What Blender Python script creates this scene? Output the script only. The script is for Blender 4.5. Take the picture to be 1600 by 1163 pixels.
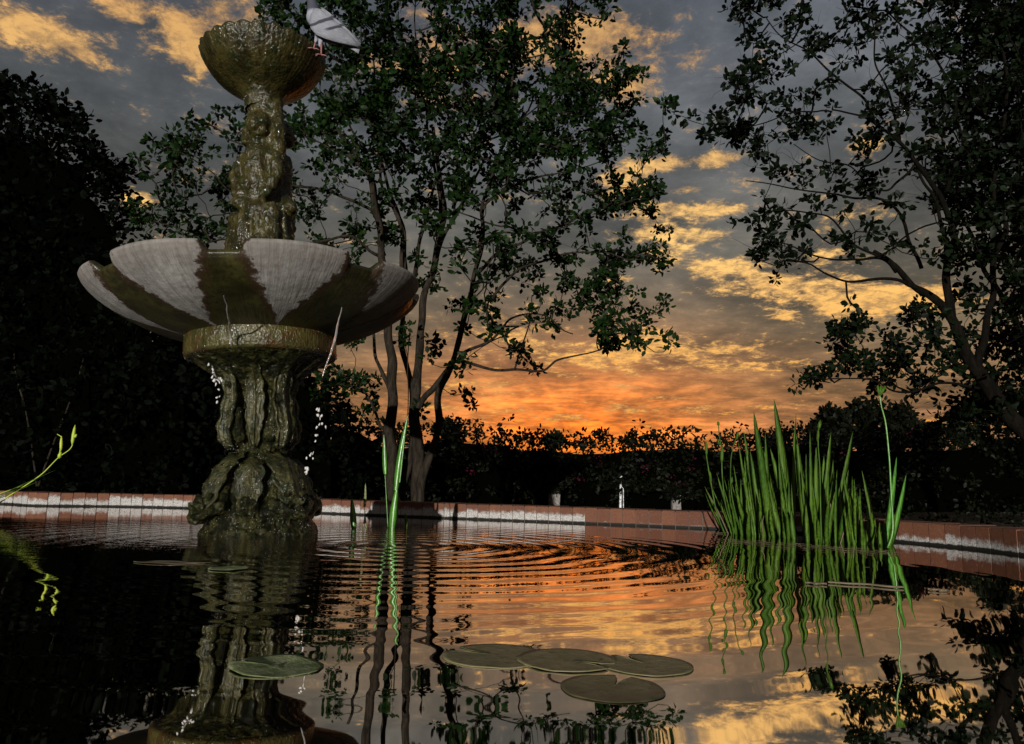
import bpy, bmesh, math, random
import numpy as np
from mathutils import Vector, Matrix, noise as mnoise
R = math.radians
random.seed(7); rng = np.random.default_rng(7)
S = bpy.context.scene
for o in list(bpy.data.objects): bpy.data.objects.remove(o)
COL = S.collection

# ------------------------------------------------------------ camera
FPX = 1143.0; CAM_H = 0.25; PITCH = R(8.68); ROLL = R(1.25)
FW = Vector((0, math.cos(PITCH), math.sin(PITCH))); RT0 = Vector((1, 0, 0)); UP0 = RT0.cross(FW)
RT = RT0*math.cos(ROLL) + UP0*math.sin(ROLL); UP = -RT0*math.sin(ROLL) + UP0*math.cos(ROLL)
CAM = Vector((0, 0, CAM_H))
cd = bpy.data.cameras.new('camera'); cam = bpy.data.objects.new('camera', cd); COL.objects.link(cam)
cd.sensor_width = 36; cd.lens = 36*FPX/1600; cd.clip_start = 0.02; cd.clip_end = 2000
cam.matrix_world = Matrix(((RT.x, UP.x, -FW.x, 0), (RT.y, UP.y, -FW.y, 0), (RT.z, UP.z, -FW.z, CAM_H), (0, 0, 0, 1)))
S.camera = cam
def ray(x, y): return FW + RT*((x-800)/FPX) - UP*((y-581.5)/FPX)
def at(x, y, Y):
    d = ray(x, y); return CAM + d*(Y/d.y)
def wat(x, y, z=0.0):
    d = ray(x, y); return CAM + d*((z-CAM_H)/d.z)
def azel(x, y):
    d = ray(x, y).normalized(); return math.degrees(math.atan2(d.x, d.y)), math.degrees(math.asin(d.z))

# ------------------------------------------------------------ node helper
class NT:
    def __init__(s, tree): s.t = tree; s.l = tree.links
    def n(s, typ, inputs=None, **props):
        nd = s.t.nodes.new(typ)
        for k, v in props.items(): setattr(nd, k, v)
        if inputs:
            for k, v in inputs.items():
                sk = nd.inputs[k]
                if isinstance(v, bpy.types.NodeSocket): s.l.new(v, sk)
                else: sk.default_value = v
        return nd
    def m(s, op, a, b=0.0, c=0.0, clamp=False):
        nd = s.t.nodes.new('ShaderNodeMath'); nd.operation = op; nd.use_clamp = clamp
        for i, v in enumerate((a, b, c)):
            if isinstance(v, bpy.types.NodeSocket): s.l.new(v, nd.inputs[i])
            else: nd.inputs[i].default_value = v
        return nd.outputs[0]
    def sstep(s, v, lo, hi, a=0.0, b=1.0):
        nd = s.n('ShaderNodeMapRange', {'Value': v, 'From Min': lo, 'From Max': hi, 'To Min': a, 'To Max': b}, interpolation_type='SMOOTHSTEP')
        return nd.outputs[0]
    def mix(s, f, a, b, blend='MIX'):
        nd = s.t.nodes.new('ShaderNodeMix'); nd.data_type = 'RGBA'; nd.blend_type = blend; nd.clamp_factor = True
        for i, v in ((0, f), (6, a), (7, b)):
            if isinstance(v, bpy.types.NodeSocket): s.l.new(v, nd.inputs[i])
            else: nd.inputs[i].default_value = v if i == 0 else (*v, 1)
        return nd.outputs[2]
    def ramp(s, v, stops):
        nd = s.n('ShaderNodeValToRGB', {'Fac': v}); cr = nd.color_ramp
        while len(cr.elements) < len(stops): cr.elements.new(0.5)
        for e, (p, c) in zip(cr.elements, stops): e.position = p; e.color = (*c, 1)
        return nd.outputs[0]
    def noise(s, vec, scale, detail=3, rough=0.5, dist=0.0, out=0):
        return s.n('ShaderNodeTexNoise', {'Vector': vec, 'Scale': scale, 'Detail': detail, 'Roughness': rough, 'Distortion': dist}).outputs[out]

# ------------------------------------------------------------ world (dusk sky with lit clouds)
W = bpy.data.worlds.new("World"); S.world = W; W.use_nodes = True
W.node_tree.nodes.clear(); N = NT(W.node_tree)
tc = N.n('ShaderNodeTexCoord').outputs['Generated']
nrm = N.n('ShaderNodeVectorMath', {0: tc}, operation='NORMALIZE').outputs[0]
sx = N.n('ShaderNodeSeparateXYZ', {0: nrm}); dx, dy, dz = sx.outputs
az = N.m('MULTIPLY', N.m('ARCTAN2', dx, dy), 57.2958)
el = N.m('MULTIPLY', N.m('ARCSINE', dz), 57.2958)
ael = N.n('ShaderNodeCombineXYZ', {0: az, 1: el, 2: 0.0}).outputs[0]
# cloud layer seen in perspective
inv = N.m('DIVIDE', 1.0, N.m('ADD', N.m('MAXIMUM', dz, 0.0), 0.16))
q = N.n('ShaderNodeCombineXYZ', {0: N.m('MULTIPLY', dx, inv), 1: N.m('MULTIPLY', dy, inv), 2: 0.0}).outputs[0]
n1 = N.noise(q, 9.0, 7, 0.62, 0.3)
n2 = N.noise(q, 1.5, 4, 0.55, 0.4)
n3 = N.noise(q, 27.0, 6, 0.72, 0.3)
BL = [(60,50,95,38,.33),(200,18,60,28,.30),(300,70,45,60,.34),(360,20,60,40,.26),(120,80,40,14,.2),(880,60,85,42,.46),(700,95,130,70,.22),
 (1000,50,62,48,.19),(972,136,46,28,.33),(1075,95,46,36,.15),(1035,258,48,15,.30),(1120,252,52,15,.32),(1072,296,28,8,.26),
 (1035,330,55,16,.30),(1120,328,52,13,.30),(1025,364,60,15,.30),(1100,372,42,14,.30),(960,290,60,32,.28),(970,437,22,6,.36),
 (1120,420,75,20,.30),(1200,445,85,20,.33),(1330,468,105,34,.36),(1440,470,70,22,.33),(1040,400,40,16,.26),(1225,493,15,6,.28),
 (1000,535,75,24,.30),(1120,545,80,16,.27),(930,560,95,24,.25),(975,606,32,6,.28),(755,602,60,9,.27),(1170,575,90,12,.22),
 (985,640,65,8,.24),(880,652,55,8,.22),(1150,637,70,6,.24),(215,312,30,14,.32),(1355,232,24,16,.30),(1340,330,75,18,.2),(1560,650,60,22,.34),
 (1300,400,60,14,.2),(800,520,90,40,.16),(720,640,70,8,.2)]
acc = 0.0
for (bx, by, bw, bh, amp) in BL:
    a0, e0 = azel(bx, by); a1, _ = azel(bx+bw, by); _, e1 = azel(bx, by-bh)
    ia, ie = 1/abs(a1-a0), 1/abs(e1-e0)
    v = N.n('ShaderNodeVectorMath', {0: ael, 1: (ia, ie, 0), 2: (-a0*ia, -e0*ie, 0)}, operation='MULTIPLY_ADD').outputs[0]
    d = N.n('ShaderNodeVectorMath', {0: v, 1: v}, operation='DOT_PRODUCT').outputs['Value']
    acc = N.m('MULTIPLY_ADD', N.m('POWER', 0.3679, d), amp*1.15, acc)
st1 = N.noise(N.n('ShaderNodeCombineXYZ', {0: N.m('MULTIPLY', az, .15), 1: N.m('MULTIPLY', el, .85), 2: 0.0}).outputs[0], 1.6, 6, 0.68, .3)
lowm = N.sstep(el, 14.0, 4.0)
puff = N.m('ADD', N.m('MULTIPLY_ADD', N.m('MULTIPLY', N.m('SUBTRACT', st1, .47), lowm), 1.0, n1), N.m('MINIMUM', acc, 0.42))
puff = N.m('MULTIPLY_ADD', N.m('SUBTRACT', n3, 0.5), 0.75, puff)
lit = N.sstep(puff, 0.60, 0.84)
core = N.sstep(N.m('MULTIPLY_ADD', N.m('SUBTRACT', n3, .5), .5, puff), 0.66, 0.98)
elf = N.m('DIVIDE', el, 50.0, clamp=True)
base = N.ramp(elf, [(0.0, (.36,.12,.07)), (.06, (.27,.115,.065)), (.14, (.23,.115,.046)), (.24, (.165,.115,.064)), (.36, (.125,.110,.088)), (.5, (.105,.106,.107)), (.66, (.098,.105,.120)), (1.0, (.075,.087,.115))])
ga, ge = azel(900, 680)
ax = N.m('DIVIDE', N.m('SUBTRACT', az, ga), 13.5); ex = N.m('DIVIDE', N.m('SUBTRACT', el, ge), 6.0)
glow = N.m('POWER', 0.3679, N.m('ADD', N.m('MULTIPLY', ax, ax), N.m('MULTIPLY', ex, ex)))
ax2 = N.m('DIVIDE', N.m('SUBTRACT', az, ga), 7.0); ex2 = N.m('DIVIDE', N.m('SUBTRACT', el, ge), 3.0)
glow2 = N.m('POWER', 0.3679, N.m('ADD', N.m('MULTIPLY', ax2, ax2), N.m('MULTIPLY', ex2, ex2)))
base = N.mix(N.m('MULTIPLY', glow, 0.85), base, (.98,.27,.035))
base = N.mix(N.m('MULTIPLY', glow2, 0.95), base, (1.35,.27,.015))
# crepuscular shafts fanning out of the glow, very faint
ang = N.m('ARCTAN2', N.m('SUBTRACT', az, ga), N.m('ADD', N.m('SUBTRACT', el, ge), 1.0))
ry = N.noise(N.n('ShaderNodeCombineXYZ', {0: ang, 1: 0.0, 2: 0.0}).outputs[0], 2.6, 2, 0.6)
shade = N.m('MULTIPLY', N.sstep(ry, .35, .65, .86, 1.12), N.sstep(n2, .36, .62, 1.25, .62))
shade = N.m('MULTIPLY', shade, N.m('MULTIPLY', N.sstep(n3, .3, .7, .92, 1.08), N.sstep(n1, .35, .65, .84, 1.16)))
lf = N.sstep(az, -32.0, -8.0, .6, 1.0)
shade = N.m('MULTIPLY', shade, N.m('MULTIPLY', lf, N.m('MULTIPLY_ADD', N.m('SUBTRACT', N.sstep(st1, .34, .62), .5), N.m('MULTIPLY', lowm, -.95), 1.0)))
base = N.mix(1.0, base, N.n('ShaderNodeCombineXYZ', {0: shade, 1: shade, 2: shade}).outputs[0], 'MULTIPLY')
litc = N.ramp(elf, [(0.0, (1.0,.33,.04)), (.1, (1.0,.38,.05)), (.22, (1.1,.54,.11)), (.36, (1.15,.68,.2)), (.62, (.78,.42,.13)), (1.0, (.5,.3,.15))])
litd = N.mix(0.66, litc, (.24,.135,.07))
cf = N.m('ADD', N.m('MULTIPLY', N.m('SUBTRACT', n3, .5), 1.6), N.m('MULTIPLY', N.m('SUBTRACT', n1, .5), 1.3))
core = N.m('MULTIPLY', core, N.sstep(cf, -.28, .30, .12, 1.0))
cl = N.mix(core, litd, litc)
sky = N.mix(N.m('MULTIPLY', lit, .92), base, cl)
# dim grey added behind the camera, keeping fill off wet stone and hedge
back = N.sstep(dy, -0.1, -0.6)
sky = N.mix(N.m('MULTIPLY', back, .8), sky, (.055, .06, .07))
low = N.sstep(el, -1.0, 0.0)
sky = N.mix(low, (.02, .02, .018), sky)
bg = N.n('ShaderNodeBackground', {'Color': sky, 'Strength': 1.0})
nish = N.n('ShaderNodeTexSky', sky_type='NISHITA', sun_disc=False, sun_elevation=R(4.0), sun_rotation=R(180-12))
bg2 = N.n('ShaderNodeBackground', {'Color': nish.outputs[0], 'Strength': 0.012})
ad = N.n('ShaderNodeAddShader', {0: bg.outputs[0], 1: bg2.outputs[0]})
N.n('ShaderNodeOutputWorld', {'Surface': ad.outputs[0]})

# ------------------------------------------------------------ sun (standing in for the camera flash, low behind the camera)
sl = bpy.data.lights.new('flash_sun', 'SUN'); so = bpy.data.objects.new('flash_sun', sl); COL.objects.link(so)
sl.energy = 3.8; sl.angle = R(0.5); sl.color = (1.0, .96, .90)
flash_az = R(-168); flash_el = R(4.0)
sdir = Vector((math.sin(flash_az)*math.cos(flash_el), math.cos(flash_az)*math.cos(flash_el), math.sin(flash_el)))
so.rotation_euler = sdir.to_track_quat('Z', 'Y').to_euler()
S.view_settings.view_transform = 'Standard'; S.view_settings.look = 'None'
S.view_settings.exposure = 0; S.view_settings.gamma = 1
S.render.resolution_x = 1024; S.render.resolution_y = 744
S.render.engine = 'CYCLES'
S.cycles.max_bounces = 6; S.cycles.caustics_reflective = False; S.cycles.caustics_refractive = False

# ------------------------------------------------------------ object helpers
def link(name, me, mat=None, parent=None, smooth=True):
    o = bpy.data.objects.new(name, me); COL.objects.link(o)
    if mat: me.materials.append(mat)
    if parent: o.parent = parent
    if smooth:
        me.polygons.foreach_set('use_smooth', [True]*len(me.polygons))
    return o
def obj(name, verts, faces, mat, parent=None, smooth=True):
    me = bpy.data.meshes.new(name)
    me.from_pydata([tuple(v) for v in verts], [], faces); me.update()
    return link(name, me, mat, parent, smooth)
def tag(o, label=None, cat=None, group=None, kind=None):
    if label: o['label'] = label
    if cat: o['category'] = cat
    if group: o['group'] = group
    if kind: o['kind'] = kind
    return o
def empty(name, loc, label, cat, group=None):
    o = bpy.data.objects.new(name, None); COL.objects.link(o); o.location = loc
    o.empty_display_size = .05
    return tag(o, label, cat, group)
def rel(pts, base): return [Vector(p)-Vector(base) for p in pts]
def catmull(P, n=6):
    P = [Vector(p) for p in P]
    if len(P) < 3: 
        return [P[0].lerp(P[-1], i/n) for i in range(n+1)]
    Q = [2*P[0]-P[1]] + P + [2*P[-1]-P[-2]]; out = []
    for i in range(1, len(Q)-2):
        a, b, c, d = Q[i-1:i+3]
        for k in range(n):
            t = k/n
            out.append(.5*((2*b)+(c-a)*t+(2*a-5*b+4*c-d)*t*t+(3*b-a-3*c+d)*t**3))
    out.append(P[-1]); return out
def tube(V, Fc, pts, rad, sides=6, cap=True, wob=0.0):
    base = len(V); n = len(pts); prev = None
    for i, p in enumerate(pts):
        t = (pts[min(i+1, n-1)]-pts[max(i-1, 0)])
        if t.length < 1e-9: t = Vector((0, 0, 1))
        t.normalize()
        if prev is None:
            a = Vector((1, 0, 0)) if abs(t.x) < .8 else Vector((0, 1, 0))
            u = t.cross(a).normalized()
        else: u = (prev - t*prev.dot(t)).normalized()
        prev = u; w = t.cross(u)
        for k in range(sides):
            an = 2*math.pi*k/sides; r = rad[i]
            if wob: r *= 1+wob*mnoise.noise(Vector((p.x*9, p.y*9, p.z*4))+Vector((math.cos(an), math.sin(an), 0))*1.3)
            V.append(p+(u*math.cos(an)+w*math.sin(an))*r)
    for i in range(n-1):
        for k in range(sides):
            a = base+i*sides+k; b = base+i*sides+(k+1) % sides
            Fc.append((a, b, b+sides, a+sides))
    if cap:
        Fc.append(tuple(base+k for k in range(sides))[::-1]); Fc.append(tuple(base+(n-1)*sides+k for k in range(sides)))
def lathe(V, Fc, prof, seg=48, fn=None):
    b = len(V)
    for (r, z) in prof:
        for k in range(seg):
            a = 2*math.pi*k/seg
            rr, zz = (r, z) if fn is None else fn(r, z, a)
            V.append(Vector((rr*math.cos(a), rr*math.sin(a), zz)))
    for i in range(len(prof)-1):
        for k in range(seg):
            a = b+i*seg+k; c = b+i*seg+(k+1) % seg
            Fc.append((a, c, c+seg, a+seg))
def blob(bm, c, r, rot=None, sub=2):
    M = Matrix.Translation(Vector(c)) @ (rot.to_4x4() if rot else Matrix.Identity(4)) @ Matrix.Diagonal((*r, 1))
    bmesh.ops.create_icosphere(bm, subdivisions=sub, radius=1, matrix=M)
def capsule(bm, a, b, ra, rb):
    a, b = Vector(a), Vector(b); n = max(3, int((b-a).length/(min(ra, rb)*.45))+1)
    for i in range(n+1):
        t = i/n; r = ra+(rb-ra)*t; blob(bm, a.lerp(b, t), (r, r, r), sub=2)
def sculpt(name, bm, mat, parent, vox=.01, smooth=6, disp=0.0, dscale=.06, seed=0, groove=None):
    me = bpy.data.meshes.new(name); bm.to_mesh(me); bm.free()
    o = bpy.data.objects.new('tmp', me); COL.objects.link(o)
    m = o.modifiers.new('r', 'REMESH'); m.mode = 'VOXEL'; m.voxel_size = vox
    m2 = o.modifiers.new('s', 'SMOOTH'); m2.iterations = smooth; m2.factor = .5
    dg = bpy.context.evaluated_depsgraph_get(); dg.update()
    me2 = bpy.data.meshes.new_from_object(o.evaluated_get(dg))
    bpy.data.objects.remove(o)
    if disp or groove:
        me2.update()
        co = [v.co.copy() for v in me2.vertices]; no = [v.normal.copy() for v in me2.vertices]
        for v, c, nn in zip(me2.vertices, co, no):
            h = 0
            if disp: h = disp*(mnoise.fractal(c/dscale+Vector((seed, 0, 0)), .8, 2.0, 4))
            if groove: h += groove(c)
            v.co = c+nn*h
    me2.name = name
    return link(name, me2, mat, parent)

# ------------------------------------------------------------ materials
MATS = {}
def mat(name):
    m = bpy.data.materials.new(name); m.use_nodes = True; m.node_tree.nodes.clear(); return m, NT(m.node_tree)
def finish(N_, col, rough, bump=None, spec=.5, bstr=.3, bdist=.01, extra=None):
    ins = {'Base Color': col, 'Roughness': rough, 'Specular IOR Level': spec}
    if bump is not None:
        b = N_.n('ShaderNodeBump', {'Height': bump, 'Strength': bstr, 'Distance': bdist}); ins['Normal'] = b.outputs[0]
    if extra: ins.update(extra)
    p = N_.n('ShaderNodeBsdfPrincipled', ins)
    N_.n('ShaderNodeOutputMaterial', {'Surface': p.outputs[0]}); return p
def wet_stone(name, c1, c2, c3, scale=9, glint=1.0, rough=.28, fs=88, fd=2, spec=.5):
    m, n = mat(name); P = n.n('ShaderNodeTexCoord').outputs['Object']
    a = n.noise(P, scale, 6, .6, .4); b = n.noise(P, scale*2.7, 5, .65)
    col = n.mix(n.sstep(a, .38, .62), c1, c2); col = n.mix(n.sstep(b, .45, .68), col, c3)
    st = n.n('ShaderNodeMapping', {'Vector': P, 'Scale': (1, 1, .16)}).outputs[0]
    sn = n.noise(st, 26, 4, .6)
    col = n.mix(n.sstep(sn, .52, .68, 0, .65), col, tuple(x*.3 for x in c1))
    fine = n.noise(P, fs, fd, .7); vor = n.n('ShaderNodeTexVoronoi', {'Vector': P, 'Scale': 55.0}).outputs[0]
    h = n.m('ADD', n.m('MULTIPLY', fine, .8*glint), n.m('MULTIPLY', n.m('MULTIPLY', vor, b), .7*glint))
    h = n.m('ADD', h, n.m('MULTIPLY', b, 1.0)); h = n.m('ADD', h, n.m('MULTIPLY', n.noise(st, 60, 3, .6), .9))
    finish(n, col, n.sstep(sn, .35, .65, rough*1.6, rough*.5), h, spec, 1.0, .007)
    return m
M_moss = wet_stone('wet_mossy_stone', (.026, .021, .006), (.058, .048, .013), (.014, .021, .006), 9, .8, .14)
M_dark = wet_stone('dark_wet_stone', (.008, .008, .003), (.040, .038, .012), (.006, .010, .003), 14, 3.0, .08, 36, 1, .35)
M_leafst = wet_stone('wet_carved_stone', (.018, .018, .007), (.065, .060, .022), (.014, .022, .008), 12, 1.2, .14, 60, 2, .5)
M_collar = wet_stone('wet_collar_stone', (.03, .032, .009), (.085, .075, .022), (.07, .033, .009), 7, 1.0, .17)
# basin: dry grey stone with attribute-driven wet moss channels
m, n = mat('basin_stone'); P = n.n('ShaderNodeTexCoord').outputs['Object']
at_ = n.n('ShaderNodeAttribute', attribute_name='moss').outputs['Fac']
e1 = n.noise(P, 22, 6, .7); 
mk = n.m('MULTIPLY_ADD', n.m('SUBTRACT', e1, .5), .9, at_)
moss = n.sstep(mk, .46, .56); edge = n.m('MULTIPLY', n.sstep(mk, .36, .47), n.sstep(mk, .70, .52))
g1 = n.noise(P, 6, 7, .65, .5); g2 = n.noise(P, 40, 5, .6)
ps = n.n('ShaderNodeSeparateXYZ', {0: P}); pa = n.m('ARCTAN2', ps.outputs[1], ps.outputs[0])
pr_ = n.m('SQRT', n.m('ADD', n.m('MULTIPLY', ps.outputs[0], ps.outputs[0]), n.m('MULTIPLY', ps.outputs[1], ps.outputs[1])))
brush = n.noise(n.n('ShaderNodeCombineXYZ', {0: n.m('MULTIPLY', pa, 26.0), 1: n.m('MULTIPLY', pr_, 3.2), 2: 0.0}).outputs[0], 1.6, 6, .68, .4)
grey = n.mix(n.sstep(g1, .3, .7), (.225, .215, .20), (.38, .37, .345)); grey = n.mix(n.sstep(brush, .42, .72, 0, .7), grey, (.12, .108, .095)); grey = n.mix(n.sstep(g2, .35, .75, 0, .5), grey, (.12, .10, .085))
rst = n.n('ShaderNodeAttribute', attribute_name='lip').outputs['Fac']
grey = n.mix(n.m('MULTIPLY', rst, n.sstep(g1, .2, .8, .2, .6)), grey, (.13, .105, .09))
mc = n.mix(n.sstep(g1, .35, .65), (.016, .015, .005), (.05, .047, .014)); mc = n.mix(n.sstep(g2, .5, .7), mc, (.02, .013, .006))
col = n.mix(moss, grey, mc); col = n.mix(edge, col, (.035, .02, .01))
fine = n.noise(P, 60, 3, .7)
finish(n, col, n.m('MULTIPLY_ADD', moss, -.5, .8), n.m('ADD', fine, n.m('MULTIPLY', brush, 2.0)), .4, .5, .004)
M_basin = m
# water of the pool
m, n = mat('pool_water'); P = n.n('ShaderNodeTexCoord').outputs['Object']
xy = n.n('ShaderNodeSeparateXYZ', {0: P})
def rings(c, lam, dec, amp, inner=.1):
    ddx = n.m('SUBTRACT', xy.outputs[0], c.x); ddy = n.m('SUBTRACT', xy.outputs[1], c.y)
    wob = n.m('MULTIPLY', n.m('SUBTRACT', n.noise(P, 2.3, 2, .5), .5), .14)
    d = n.m('ADD', n.m('SQRT', n.m('ADD', n.m('MULTIPLY', ddx, ddx), n.m('MULTIPLY', ddy, ddy))), wob)
    wv = n.m('SINE', n.m('MULTIPLY', d, 2*math.pi/lam))
    en = n.m('MULTIPLY', n.m('POWER', 2.718, n.m('MULTIPLY', d, -1/dec)), n.sstep(d, 0, inner))
    return n.m('MULTIPLY', n.m('MULTIPLY', wv, en), amp)
c1 = wat(640, 853)
def vdist(c):
    ddx = n.m('SUBTRACT', xy.outputs[0], c.x); ddy = n.m('SUBTRACT', xy.outputs[1], c.y)
    return n.m('SQRT', n.m('ADD', n.m('MULTIPLY', ddx, ddx), n.m('MULTIPLY', ddy, ddy)))
fd = vdist(Vector((-1.16, 3.45, 0)))
near = n.m('POWER', 2.718, n.m('MULTIPLY', fd, -2.6))
strc = n.n('ShaderNodeMapping', {'Vector': P, 'Scale': (1.0, 1.0, 1.0)}).outputs[0]
h = rings(c1, .125, .65, .0021, .12)
h = n.m('ADD', h, rings(Vector((-1.16, 3.3, 0)), .08, .35, .0007, .3))
h = n.m('ADD', h, n.m('MULTIPLY', n.noise(strc, 3.4, 2, .45), .00045))
h = n.m('ADD', h, n.m('MULTIPLY', n.m('MULTIPLY', n.noise(P, 30, 3, .6), near), .010))
b = n.n('ShaderNodeBump', {'Height': h, 'Strength': 1.0, 'Distance': 1.0})
fr = n.n('ShaderNodeFresnel', {'IOR': 1.33, 'Normal': b.outputs[0]}).outputs[0]
gl = n.n('ShaderNodeBsdfGlossy', {'Color': (.80, .76, .74, 1), 'Roughness': .015, 'Normal': b.outputs[0]})
df = n.n('ShaderNodeBsdfDiffuse', {'Color': (.012, .018, .005, 1)})
mx = n.n('ShaderNodeMixShader', {0: fr, 1: df.outputs[0], 2: gl.outputs[0]})
n.n('ShaderNodeOutputMaterial', {'Surface': mx.outputs[0]}); M_water = m
# bricks
m, n = mat('stained_brick'); P = n.n('ShaderNodeTexCoord').outputs['Object']
z = n.n('ShaderNodeSeparateXYZ', {0: P}).outputs[2]
rnd = n.n('ShaderNodeAttribute', attribute_name='rnd').outputs['Fac']; stn = n.n('ShaderNodeAttribute', attribute_name='stain').outputs['Fac']
b1 = n.noise(P, 30, 6, .7); b2 = n.noise(P, 160, 4, .7)
red = n.mix(rnd, (.12, .044, .022), (.19, .076, .038)); red = n.mix(n.sstep(b1, .4, .7, 0, .7), red, (.12, .05, .035))
red = n.mix(n.sstep(b2, .55, .75, 0, .6), red, (.42, .24, .18))
thr = n.m('MULTIPLY_ADD', n.m('SUBTRACT', b1, .5), .085, n.m('MULTIPLY_ADD', n.m('SUBTRACT', rnd, .5), .014, z))
top = n.m('MULTIPLY_ADD', stn, .082, -.006)
wm = n.sstep(n.m('SUBTRACT', top, thr), -.012, .02)
whi = n.mix(n.sstep(b2, .35, .7), (.58, .57, .55), (.17, .155, .14))
col = n.mix(n.m('MULTIPLY', wm, n.sstep(b1, .22, .4, .35, 1)), red, whi)
alg = n.sstep(n.m('MULTIPLY_ADD', n.m('SUBTRACT', b1, .5), .02, z), .017, .009)
col = n.mix(alg, col, (.01, .009, .006))
finish(n, col, .75, n.m('ADD', b2, b1), .3, .6, .004); M_brick = m
m, n = mat('mortar'); P = n.n('ShaderNodeTexCoord').outputs['Object']
finish(n, n.mix(n.noise(P, 40, 4), (.07, .06, .05), (.16, .13, .10)), .9); M_mortar = m
m, n = mat('dark_soil'); P = n.n('ShaderNodeTexCoord').outputs['Object']
finish(n, n.mix(n.sstep(n.noise(P, 3, 8, .7), .35, .65), (.012, .014, .007), (.03, .028, .014)), .95, n.noise(P, 25, 6, .7), .2, .8, .05); M_soil = m
m, n = mat('pool_floor'); finish(n, (.02, .025, .012, 1), .9); M_floor = m
def leafmat(name, c1, c2, c3, scale=1.5, rough=.5, trans=.25, spec=.14):
    m, n = mat(name); P = n.n('ShaderNodeTexCoord').outputs['Object']
    a = n.noise(P, scale, 2, .5); b_ = n.noise(P, scale*14, 2, .5)
    col = n.mix(n.sstep(a, .38, .62), c1, c2); col = n.mix(n.sstep(b_, .52, .7), col, c3)
    p = n.n('ShaderNodeBsdfPrincipled', {'Base Color': col, 'Roughness': rough, 'Specular IOR Level': spec})
    t = n.n('ShaderNodeBsdfTranslucent', {'Color': col})
    mx = n.n('ShaderNodeMixShader', {0: trans, 1: p.outputs[0], 2: t.outputs[0]})
    n.n('ShaderNodeOutputMaterial', {'Surface': mx.outputs[0]}); return m
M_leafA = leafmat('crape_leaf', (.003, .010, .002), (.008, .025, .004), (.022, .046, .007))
M_leafB = leafmat('shaded_leaf', (.0025, .006, .002), (.005, .011, .003), (.011, .021, .005))  # darker copy of the crape leaf, shade put into its colour
M_leafD = leafmat('unlit_leaf', (.0012, .002, .001), (.002, .003, .0014), (.003, .0045, .002), rough=.6, trans=.02, spec=.02)  # near-black colour paints in the flash falloff on the background foliage
M_leafH = leafmat('hedge_leaf', (.0022, .0035, .0014), (.0045, .006, .0022), (.010, .010, .004), trans=.05, spec=.08)  # lowered to near black too, unlit distance put into the colour
m, n = mat('unlit_foliage'); n_p = finish(n, (.0008, .001, .0006, 1), 1.0, spec=0.0); M_core = m  # flat black painted for the lightless inside of crowns and hedge
M_flow = leafmat('magenta_bract', (.035, .004, .012), (.05, .006, .018), (.07, .008, .025), trans=.05, spec=.08)
M_far = leafmat('far_leaf', (.010, .016, .006), (.018, .026, .009), (.026, .032, .014))
def bark(name, c1, c2):
    m, n = mat(name); P = n.n('ShaderNodeTexCoord').outputs['Object']
    mp = n.n('ShaderNodeMapping', {'Vector': P, 'Scale': (1, 1, .25)}).outputs[0]
    a = n.noise(mp, 30, 6, .65, .6)
    finish(n, n.mix(n.sstep(a, .35, .65), c1, c2), .95, a, .06, .9, .015); return m
M_bark = bark('grey_brown_bark', (.012, .010, .007), (.038, .030, .022))
M_barkD = bark('dark_bark', (.003, .003, .002), (.009, .007, .005))
m, n = mat('iris_leaf'); P = n.n('ShaderNodeTexCoord').outputs['Object']
mp = n.n('ShaderNodeMapping', {'Vector': P, 'Scale': (1, 1, .06)}).outputs[0]
st = n.noise(mp, 160, 3, .6); bl = n.noise(P, 4.0, 3, .5)
col = n.mix(n.sstep(bl, .35, .65), (.055, .135, .010), (.115, .22, .018)); col = n.mix(n.sstep(st, .4, .65, 0, .75), col, (.026, .072, .007))
zz = n.n('ShaderNodeSeparateXYZ', {0: P}).outputs[2]
p = n.n('ShaderNodeBsdfPrincipled', {'Base Color': col, 'Roughness': .5, 'Specular IOR Level': .25, 'Normal': n.n('ShaderNodeBump', {'Height': st, 'Strength': .8, 'Distance': .003}).outputs[0]})
t = n.n('ShaderNodeBsdfTranslucent', {'Color': col})
mx = n.n('ShaderNodeMixShader', {0: .25, 1: p.outputs[0], 2: t.outputs[0]}); n.n('ShaderNodeOutputMaterial', {'Surface': mx.outputs[0]}); M_iris = m
m, n = mat('iris_leaf_bright'); P = n.n('ShaderNodeTexCoord').outputs['Object']
mp = n.n('ShaderNodeMapping', {'Vector': P, 'Scale': (1, 1, .1)}).outputs[0]
st = n.noise(mp, 120, 4, .6)
finish(n, n.mix(n.sstep(st, .35, .6), (.035, .15, .014), (.10, .28, .035)), .3, st, .5, .3, .002); M_irisb = m
m, n = mat('yellow_green_stem'); finish(n, n.mix(n.noise(n.n('ShaderNodeTexCoord').outputs['Object'], 14), (.22, .42, .03), (.62, .62, .06)), .5); M_yel = m
m, n = mat('dry_leaf'); finish(n, n.mix(n.noise(n.n('ShaderNodeTexCoord').outputs['Object'], 20), (.10, .075, .035), (.20, .16, .10)), .6); M_dry = m
m, n = mat('lily_pad'); P = n.n('ShaderNodeTexCoord').outputs['Object']
a = n.noise(P, 18, 5, .6, .5); a2 = n.noise(P, 60, 4, .6)
col = n.mix(n.sstep(a, .35, .65), (.23, .22, .10), (.34, .29, .15)); col = n.mix(n.sstep(a2, .5, .75, 0, .6), col, (.05, .035, .02))
finish(n, col, .5, a2, .5, .4, .003); M_pad = m
m, n = mat('mossy_pad'); P = n.n('ShaderNodeTexCoord').outputs['Object']
a = n.noise(P, 26, 6, .7, .5)
finish(n, n.mix(n.sstep(a, .35, .65), (.14, .19, .06), (.36, .38, .2)), .8, n.noise(P, 150, 4, .7), .3, .9, .006); M_padm = m
m, n = mat('falling_water'); P = n.n('ShaderNodeTexCoord').outputs['Object']
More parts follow.
